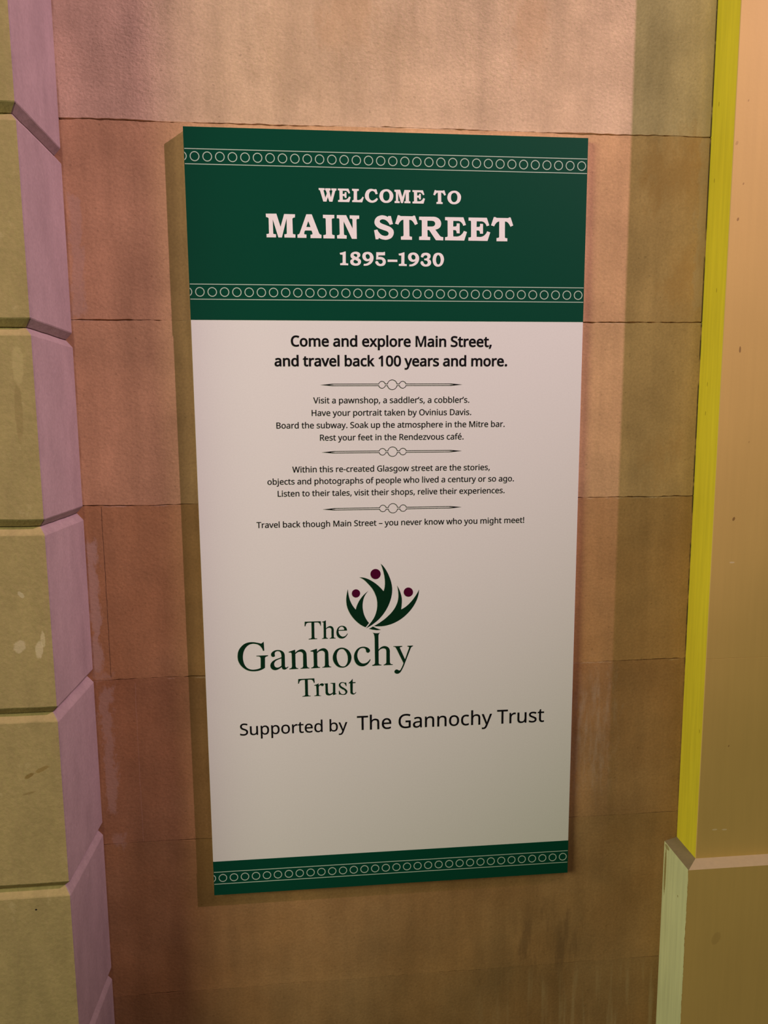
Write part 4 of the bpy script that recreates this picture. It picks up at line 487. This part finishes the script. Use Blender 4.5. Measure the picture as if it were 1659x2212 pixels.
def build_left_pier():
    """Rusticated pier: V-grooves run across its front and round onto its side."""
    xf, yf = X_LEFT, -0.135
    xo, yb = -1.25, WALL_Y + 0.15
    gz = [1.416 - 0.259 * i for i in range(-3, 9)]
    prof = [(Z_LOW, 0.0)]                                  # (z, depth of cut)
    half, deep, crack = 0.0098, 0.0088, 0.0007
    for z in sorted(g for g in gz if Z_LOW + 0.03 < g < Z_HIGH - 0.03):
        prof += [(z - half - 0.0015, 0.0), (z - half, 0.0007), (z - crack, deep), (z - crack * 0.4, deep + 0.004), (z + crack * 0.4, deep + 0.004), (z + crack, deep), (z + half, 0.0007), (z + half + 0.0015, 0.0)]
    prof.append((Z_HIGH, 0.0))
    ring = lambda d: [(xo, yf + d), (xf - d - 0.0012, yf + d), (xf - d, yf + d + 0.0012), (xf - d, yb)]
    # finer stations along the runs so the arrises can be slightly worn
    nx, ny = 60, 14
    verts, faces, slots = [], [], []
    def station(d, zi):
        pts = []
        for i in range(nx): pts.append((xo + (xf - d - 0.0012 - xo) * (i / (nx - 1)) ** 0.6, yf + d))
        for i in range(ny): pts.append((xf - d, yf + d + 0.0012 + (yb - yf - d - 0.0012) * i / (ny - 1)))
        return pts
    k = nx + ny
    for zi, (z, d) in enumerate(prof):
        for i, (x, y) in enumerate(station(d, zi)):
            w = 0.0006 * noise.noise((x * 40, y * 40, z * 30)) if 0 < zi < len(prof) - 1 else 0.0
            worn = 0.0011 * max(0.0, noise.noise((z * 55, 1.0, 3.0))) if nx - 1 <= i <= nx else 0.0
            verts.append((x - worn, y + worn, z + w))
    for zi in range(len(prof) - 1):
        for i in range(k - 1):
            a = zi * k + i
            faces.append((a, a + 1, a + k + 1, a + k))
            slots.append(0 if i < nx - 1 else 1)
    n0 = len(verts)
    verts += [(xo, yb, Z_LOW), (xo, yb, Z_HIGH)]
    top = (len(prof) - 1) * k
    faces.append(tuple([n0] + list(range(k - 1, -1, -1)))); slots.append(0)
    faces.append(tuple([n0 + 1] + [top + i for i in range(k)])); slots.append(0)
    faces.append(tuple([n0, n0 + 1] + [zi * k for zi in range(len(prof) - 1, -1, -1)])); slots.append(0)
    faces.append(tuple([n0 + 1, n0] + [zi * k + k - 1 for zi in range(len(prof))])); slots.append(1)
    o = mesh_object('wall_left', verts, faces, [M_PIER_FRONT, M_PIER_SIDE])
    for p, s in zip(o.data.polygons, slots): p.material_index = s
    mark(o, kind='structure')


build_left_pier()


def build_right_pier():
    xs, ys = X_RIGHT, -0.050                               # shaft
    xo, yb = 1.30, WALL_Y + 0.15
    seam = 0.3916                                          # hairline joint between the two boards of the front
    prof = [(0.030, 0.0), (seam - 0.0004, 0.0), (seam, 0.0005), (seam + 0.0004, 0.0), (Z_HIGH, 0.0)]
    v, f, s = [], [], []
    for z, d in prof:
        v += [(xs, yb, z), (xs, ys + 0.0008, z), (xs + 0.0008, ys + d, z), (xo, ys + d, z), (xo, yb, z)]
    for r in range(len(prof) - 1):
        for i in range(4):
            a = r * 5 + i
            f.append((a, a + 1, a + 6, a + 5))
            s.append(0 if i == 0 else 1)
        a = r * 5
        f.append((a + 4, a, a + 5, a + 9)); s.append(1)
    f.append((4, 3, 2, 1, 0)); s.append(1)
    t = (len(prof) - 1) * 5
    f.append((t, t + 1, t + 2, t + 3, t + 4)); s.append(1)
    o = mesh_object('wall_right', v, f, [M_YELLOW, M_TAN])
    for p, q in zip(o.data.polygons, s): p.material_index = q
    mark(o, kind='structure')
    # the plinth below it, standing proud, with a sloping top edge; its pale green side has the yellow-green light in its colour
    xp, yp, zt, zb = 0.4788, -0.0695, 0.0395, 0.0460
    rag = []
    v = [(xp, yb, Z_LOW), (xp, yp, Z_LOW), (xo, yp, Z_LOW), (xo, yb, Z_LOW),
         (xp, yb, zt), (xp, yp, zt), (xo, yp, zt), (xo, yb, zt),
         (xs, yb, zb), (xs, ys, zb), (xo, ys, zb), (xo, yb, zb)]
    f = [(0, 1, 5, 4), (1, 2, 6, 5), (2, 3, 7, 6), (3, 0, 4, 7), (3, 2, 1, 0), (4, 5, 9, 8), (5, 6, 10, 9), (8, 9, 10, 11), (6, 7, 11, 10), (7, 4, 8, 11)]
    o = mesh_object('baseboard_right', v, f, [M_GREEN_STONE, M_TAN, M_CHAMFER, M_PINK])
    for p, q in zip(o.data.polygons, (0, 1, 1, 1, 1, 2, 3, 1, 1, 1)): p.material_index = q
    mark(o, kind='structure')


build_right_pier()

v, f = box(-2.6, 2.6, -3.2, WALL_Y + 0.2, Z_LOW - 0.08, Z_LOW)
mark(mesh_object('floor', v, f, M_FLOOR), kind='structure')

# ------------------------------------------------------------------ the sign
W, H, THICK = 0.600, 1.1976, 0.0118
sign = bpy.data.objects.new('welcome_sign', None)
COL.objects.link(sign)
mark(sign, 'tall green and white printed welcome sign fixed to the stone wall between the two piers', 'sign')

v, f = box(-W / 2, W / 2, 0.0, THICK, 0.0, H)
board = mesh_object('backing_board', v, f, M_WHITE, sign)
bevel(board, 0.0005, 1)


def film(name, z0, z1, mat):
    v, f = box(-W / 2, W / 2, -0.00025, 0.0016, z0, z1)
    return mesh_object(name, v, f, mat, sign)


header = film('header_panel', 0.9270, H, M_GREEN)
mark(header, 'dark green panel across the top of the sign')
footer = film('footer_panel', 0.0, 0.0595, M_GREEN)
mark(footer, 'dark green strip along the foot of the sign')


def fill(polys):
    c = bpy.data.curves.new('outline', 'CURVE')
    c.dimensions = '2D'
    c.fill_mode = 'BOTH'
    c.extrude = 0.00012
    for p in polys:
        s = c.splines.new('POLY')
        s.points.add(len(p) - 1)
        for q, (x, z) in zip(s.points, p): q.co = (x, z, 0.0, 1.0)
        s.use_cyclic_u = True
    t = bpy.data.objects.new('outline', c)
    COL.objects.link(t)
    dg = bpy.context.evaluated_depsgraph_get()
    me = bpy.data.meshes.new_from_object(t.evaluated_get(dg))
    bpy.data.objects.remove(t)
    bpy.data.curves.remove(c)
    return me


def ink(name, polys, mat, parent, lift=0.0004):
    """Printed shape: filled outlines (x, z in metres) as one thin raised mesh.
    Each entry may be one outline or a glyph's list of outlines; neighbouring glyphs are filled apart."""
    if polys and isinstance(polys[0][0][0], (tuple, list)):
        sets = [[p for g in polys[0::2] for p in g], [p for g in polys[1::2] for p in g]]
    else:
        sets = [polys]
    b = bmesh.new()
    for group in sets:
        if group:
            part = fill(group)
            b.from_mesh(part)
            bpy.data.meshes.remove(part)
    me = bpy.data.meshes.new(name)
    b.to_mesh(me)
    b.free()
    me.transform(Matrix.Translation((0, -lift, 0)) @ Matrix.Rotation(math.radians(90), 4, 'X'))
    me.materials.append(mat)
    for p in me.polygons: p.material_index = 0
    o = bpy.data.objects.new(name, me)
    COL.objects.link(o)
    o.parent = parent
    return o


def traced(key):
    return [tidy([tuple(int(q) * 5e-5 for q in pt.split(',')) for pt in poly.split()]) for poly in TRACED[key].split(';')]


def swell(poly, g):
    # push an outline outwards by g (outer outlines run clockwise, counters anticlockwise)
    n, out = len(poly), []
    for i in range(n):
        p, q, r = Vector(poly[i - 1]), Vector(poly[i]), Vector(poly[(i + 1) % n])
        a, b = (q - p).normalized(), (r - q).normalized()
        na, nb = Vector((-a.y, a.x)), Vector((-b.y, b.x))
        k = max(0.45, 1.0 + na.dot(nb))
        v = (na + nb) * (g / k)
        out.append((q.x + v.x, q.y + v.y))
    return out


def tidy(poly):
    # snip off the little loops left where an outline crosses itself
    def cross(p, q, r): return (q[0] - p[0]) * (r[1] - p[1]) - (q[1] - p[1]) * (r[0] - p[0])
    again = True
    while again:
        again, n = False, len(poly)
        for i in range(n):
            for d in range(2, min(9, n - 2)):
                p, q, r, t = poly[i], poly[(i + 1) % n], poly[(i + d) % n], poly[(i + d + 1) % n]
                if cross(p, q, r) * cross(p, q, t) < 0 and cross(r, t, p) * cross(r, t, q) < 0:
                    k = cross(r, t, p) / (cross(r, t, p) - cross(r, t, q))
                    at = (p[0] + (q[0] - p[0]) * k, p[1] + (q[1] - p[1]) * k)
                    drop = {(i + 1 + m) % n for m in range(d)}
                    first = (i + 1) % n
                    poly = [at if m == first else poly[m] for m in range(n) if m == first or m not in drop]
                    again = True
                    break
            if again: break
    return poly


def typeset(text, x0, x1, z, grow=0.0):
    """Outlines of a line of sans lettering set between x0 and x1 on baseline z (millimetres)."""
    pen, glyphs = 0, []
    for ch in text:
        adv, shape = LETTERS[ch]
        if shape:
            glyphs.append([[(pen + int(a), int(b)) for a, b in (p.split(',') for p in poly.split())] for poly in shape.split(';')])
        pen += adv
    lo = min(x for g in glyphs for p in g for x, _ in p)
    hi = max(x for g in glyphs for p in g for x, _ in p)
    k = (x1 - x0) / (hi - lo)
    place = lambda p: [((x0 + (x - lo) * k) / 1000, (z + y * k) / 1000) for x, y in (tidy(swell(p, grow / k)) if grow else p)]
    return [[place(p) for p in g] for g in glyphs]


def ring_polys(cx, cz, r, w, n=36, clip=None):
    out = []
    for rad in (r, r - w):
        p = [(cx + rad * math.cos(2 * math.pi * i / n), cz + rad * math.sin(2 * math.pi * i / n)) for i in range(n)]
        out.append(p)
    if clip is not None:
        a = [p for p in (out[0][i] for i in list(range(n // 2, n)) + list(range(n // 2))) if p[0] >= clip]
        b = [p for p in (out[1][i] for i in list(range(n // 2, n)) + list(range(n // 2))) if p[0] >= clip]
        out = [a + b[::-1]]
    return out


def ring_border(z_mid, z_top, z_bot, parent, label):
    polys = []
    for z in (z_top, z_bot):
        polys.append([(-0.2992, z - 0.00056), (0.2992, z - 0.00056), (0.2992, z + 0.00056), (-0.2992, z + 0.00056)])
    for i in range(33):
        polys += ring_polys(-0.2850 + i * (0.2908 + 0.2850) / 32, z_mid, 0.00685, 0.00125)
    polys += ring_polys(-0.3030, z_mid, 0.00685, 0.00125, 48, -0.2996)
    o = ink('ring_border', polys, M_MINT, parent, 0.00037)
    mark(o, label)


ring_border(1.1572, 1.1675, 1.1466, header, 'upper pale border of rings between two thin lines')
ring_border(0.9672, 0.9783, 0.9567, header, 'lower pale border of rings on the green header')
ring_border(0.0301, 0.0409, 0.0197, footer, 'pale border of rings along the footer strip')

for key, cut, words in (('heading_welcome', 0.057, ('WELCOME', 'TO')), ('heading_main', -0.036, ('MAIN', 'STREET')), ('heading_years', None, ('1895–1930',))):
    polys = traced(key)
    for i, word in enumerate(words):
        side = polys if cut is None else [p for p in polys if (p[0][0] > cut) == bool(i)]
        o = ink('heading_word', side, M_CREAM, header, 0.00037)
        mark(o, ('large ' if key == 'heading_main' else '') + 'cream slab-serif lettering reading ' + word)

for text, x0, x1, z in (('Come and explore Main Street,', -153.0, 155.4, 888.9), ('and travel back 100 years and more.', -178.3, 180.2, 859.5)):
    o = ink('subheading_line', typeset(text, x0 + 0.5, x1 - 0.5, z, 0.56), M_BLACK, sign, 0.00012)
    mark(o, 'bold black line reading ' + text.strip(','))

for text, x0, x1, z in (
        ('Visit a pawnshop, a saddler’s, a cobbler’s.', -121.0, 120.8, 803.4),
        ('Have your portrait taken by Ovinius Davis.', -123.8, 124.0, 784.4),
        ('Board the subway. Soak up the atmosphere in the Mitre bar.', -177.9, 177.6, 765.6),
        ('Rest your feet in the Rendezvous café.', -111.8, 112.2, 746.6),
        ('Within this re-created Glasgow street are the stories,', -155.3, 154.6, 697.9),
        ('objects and photographs of people who lived a century or so ago.', -193.8, 194.0, 679.5),
        ('Listen to their tales, visit their shops, relive their experiences.', -178.6, 179.1, 660.8),
        ('Travel back though Main Street – you never know who you might meet!', -212.4, 211.8, 612.4)):
    ink('text_line', typeset(text, x0, x1, z, 0.10), M_BLACK, sign, 0.00012)

mark(ink('supporter_line', typeset('Supported by', -248.7, -76.5, 275.3, 0.15), M_BLACK, sign, 0.00012), 'smaller left words of the supporter line')
mark(ink('supporter_line', typeset('The Gannochy Trust', -60.3, 252.0, 275.5, 0.15), M_BLACK, sign, 0.00012), 'larger right words of the supporter line')


def divider(z):
    """A double rule that opens into three linked circles and tapers to points."""
    w = 0.00042
    def contour(off):
        up = []
        t = 0.1095 - (0 if off > 0 else 0.0125)
        h = 0.00128 + off
        up.append((-t, 0.0))
        up.append((-0.0920 if off > 0 else -0.0890, h))
        for cx, r in ((-0.0155, 0.0052), (0.0003, 0.0074), (0.0165, 0.0052)):
            rr = r + off
            a0 = math.pi - math.asin(h / rr)
            a1 = math.asin(h / rr)
            for i in range(25):
                a = a0 + (a1 - a0) * i / 24
                up.append((cx + rr * math.cos(a), rr * math.sin(a)))
        up.append((0.0920 if off > 0 else 0.0890, h))
        up.append((t, 0.0))
        lo = [(x, -y) for x, y in up[1:-1]][::-1]
        return [(x, z + y) for x, y in up + lo]
    return ink('divider', [contour(w), contour(-w)], M_BLACK, sign, 0.00012)


mark(divider(0.8312), 'upper black rule with three linked circles')
mark(divider(0.7285), 'middle black rule with three linked circles')
mark(divider(0.6396), 'lower black rule with three linked circles')

for key, dot in (('fig_left', 'dot_left'), ('fig_mid', 'dot_mid'), ('fig_right', 'dot_right')):
    side = {'fig_left': 'left', 'fig_mid': 'tall middle', 'fig_right': 'right'}[key]
    fig = mark(ink('emblem_figure', traced(key), M_LEAF, sign, 0.00012), side + ' dark green leaf-like figure of the emblem')
    mark(ink('emblem_dot', traced(dot), M_BERRY, fig, 0.00012), 'wine-red dot above the figure')
mark(ink('emblem_base', traced('base'), M_LEAF, sign, 0.00012), 'small green sliver under the emblem figures')
for key, what in (('word_the', 'short upper'), ('word_gan', 'large middle'), ('word_tru', 'short lower')):
    mark(ink('wordmark_line', traced(key), M_LEAF, sign, 0.00012), what + ' dark green serif line of the wordmark')
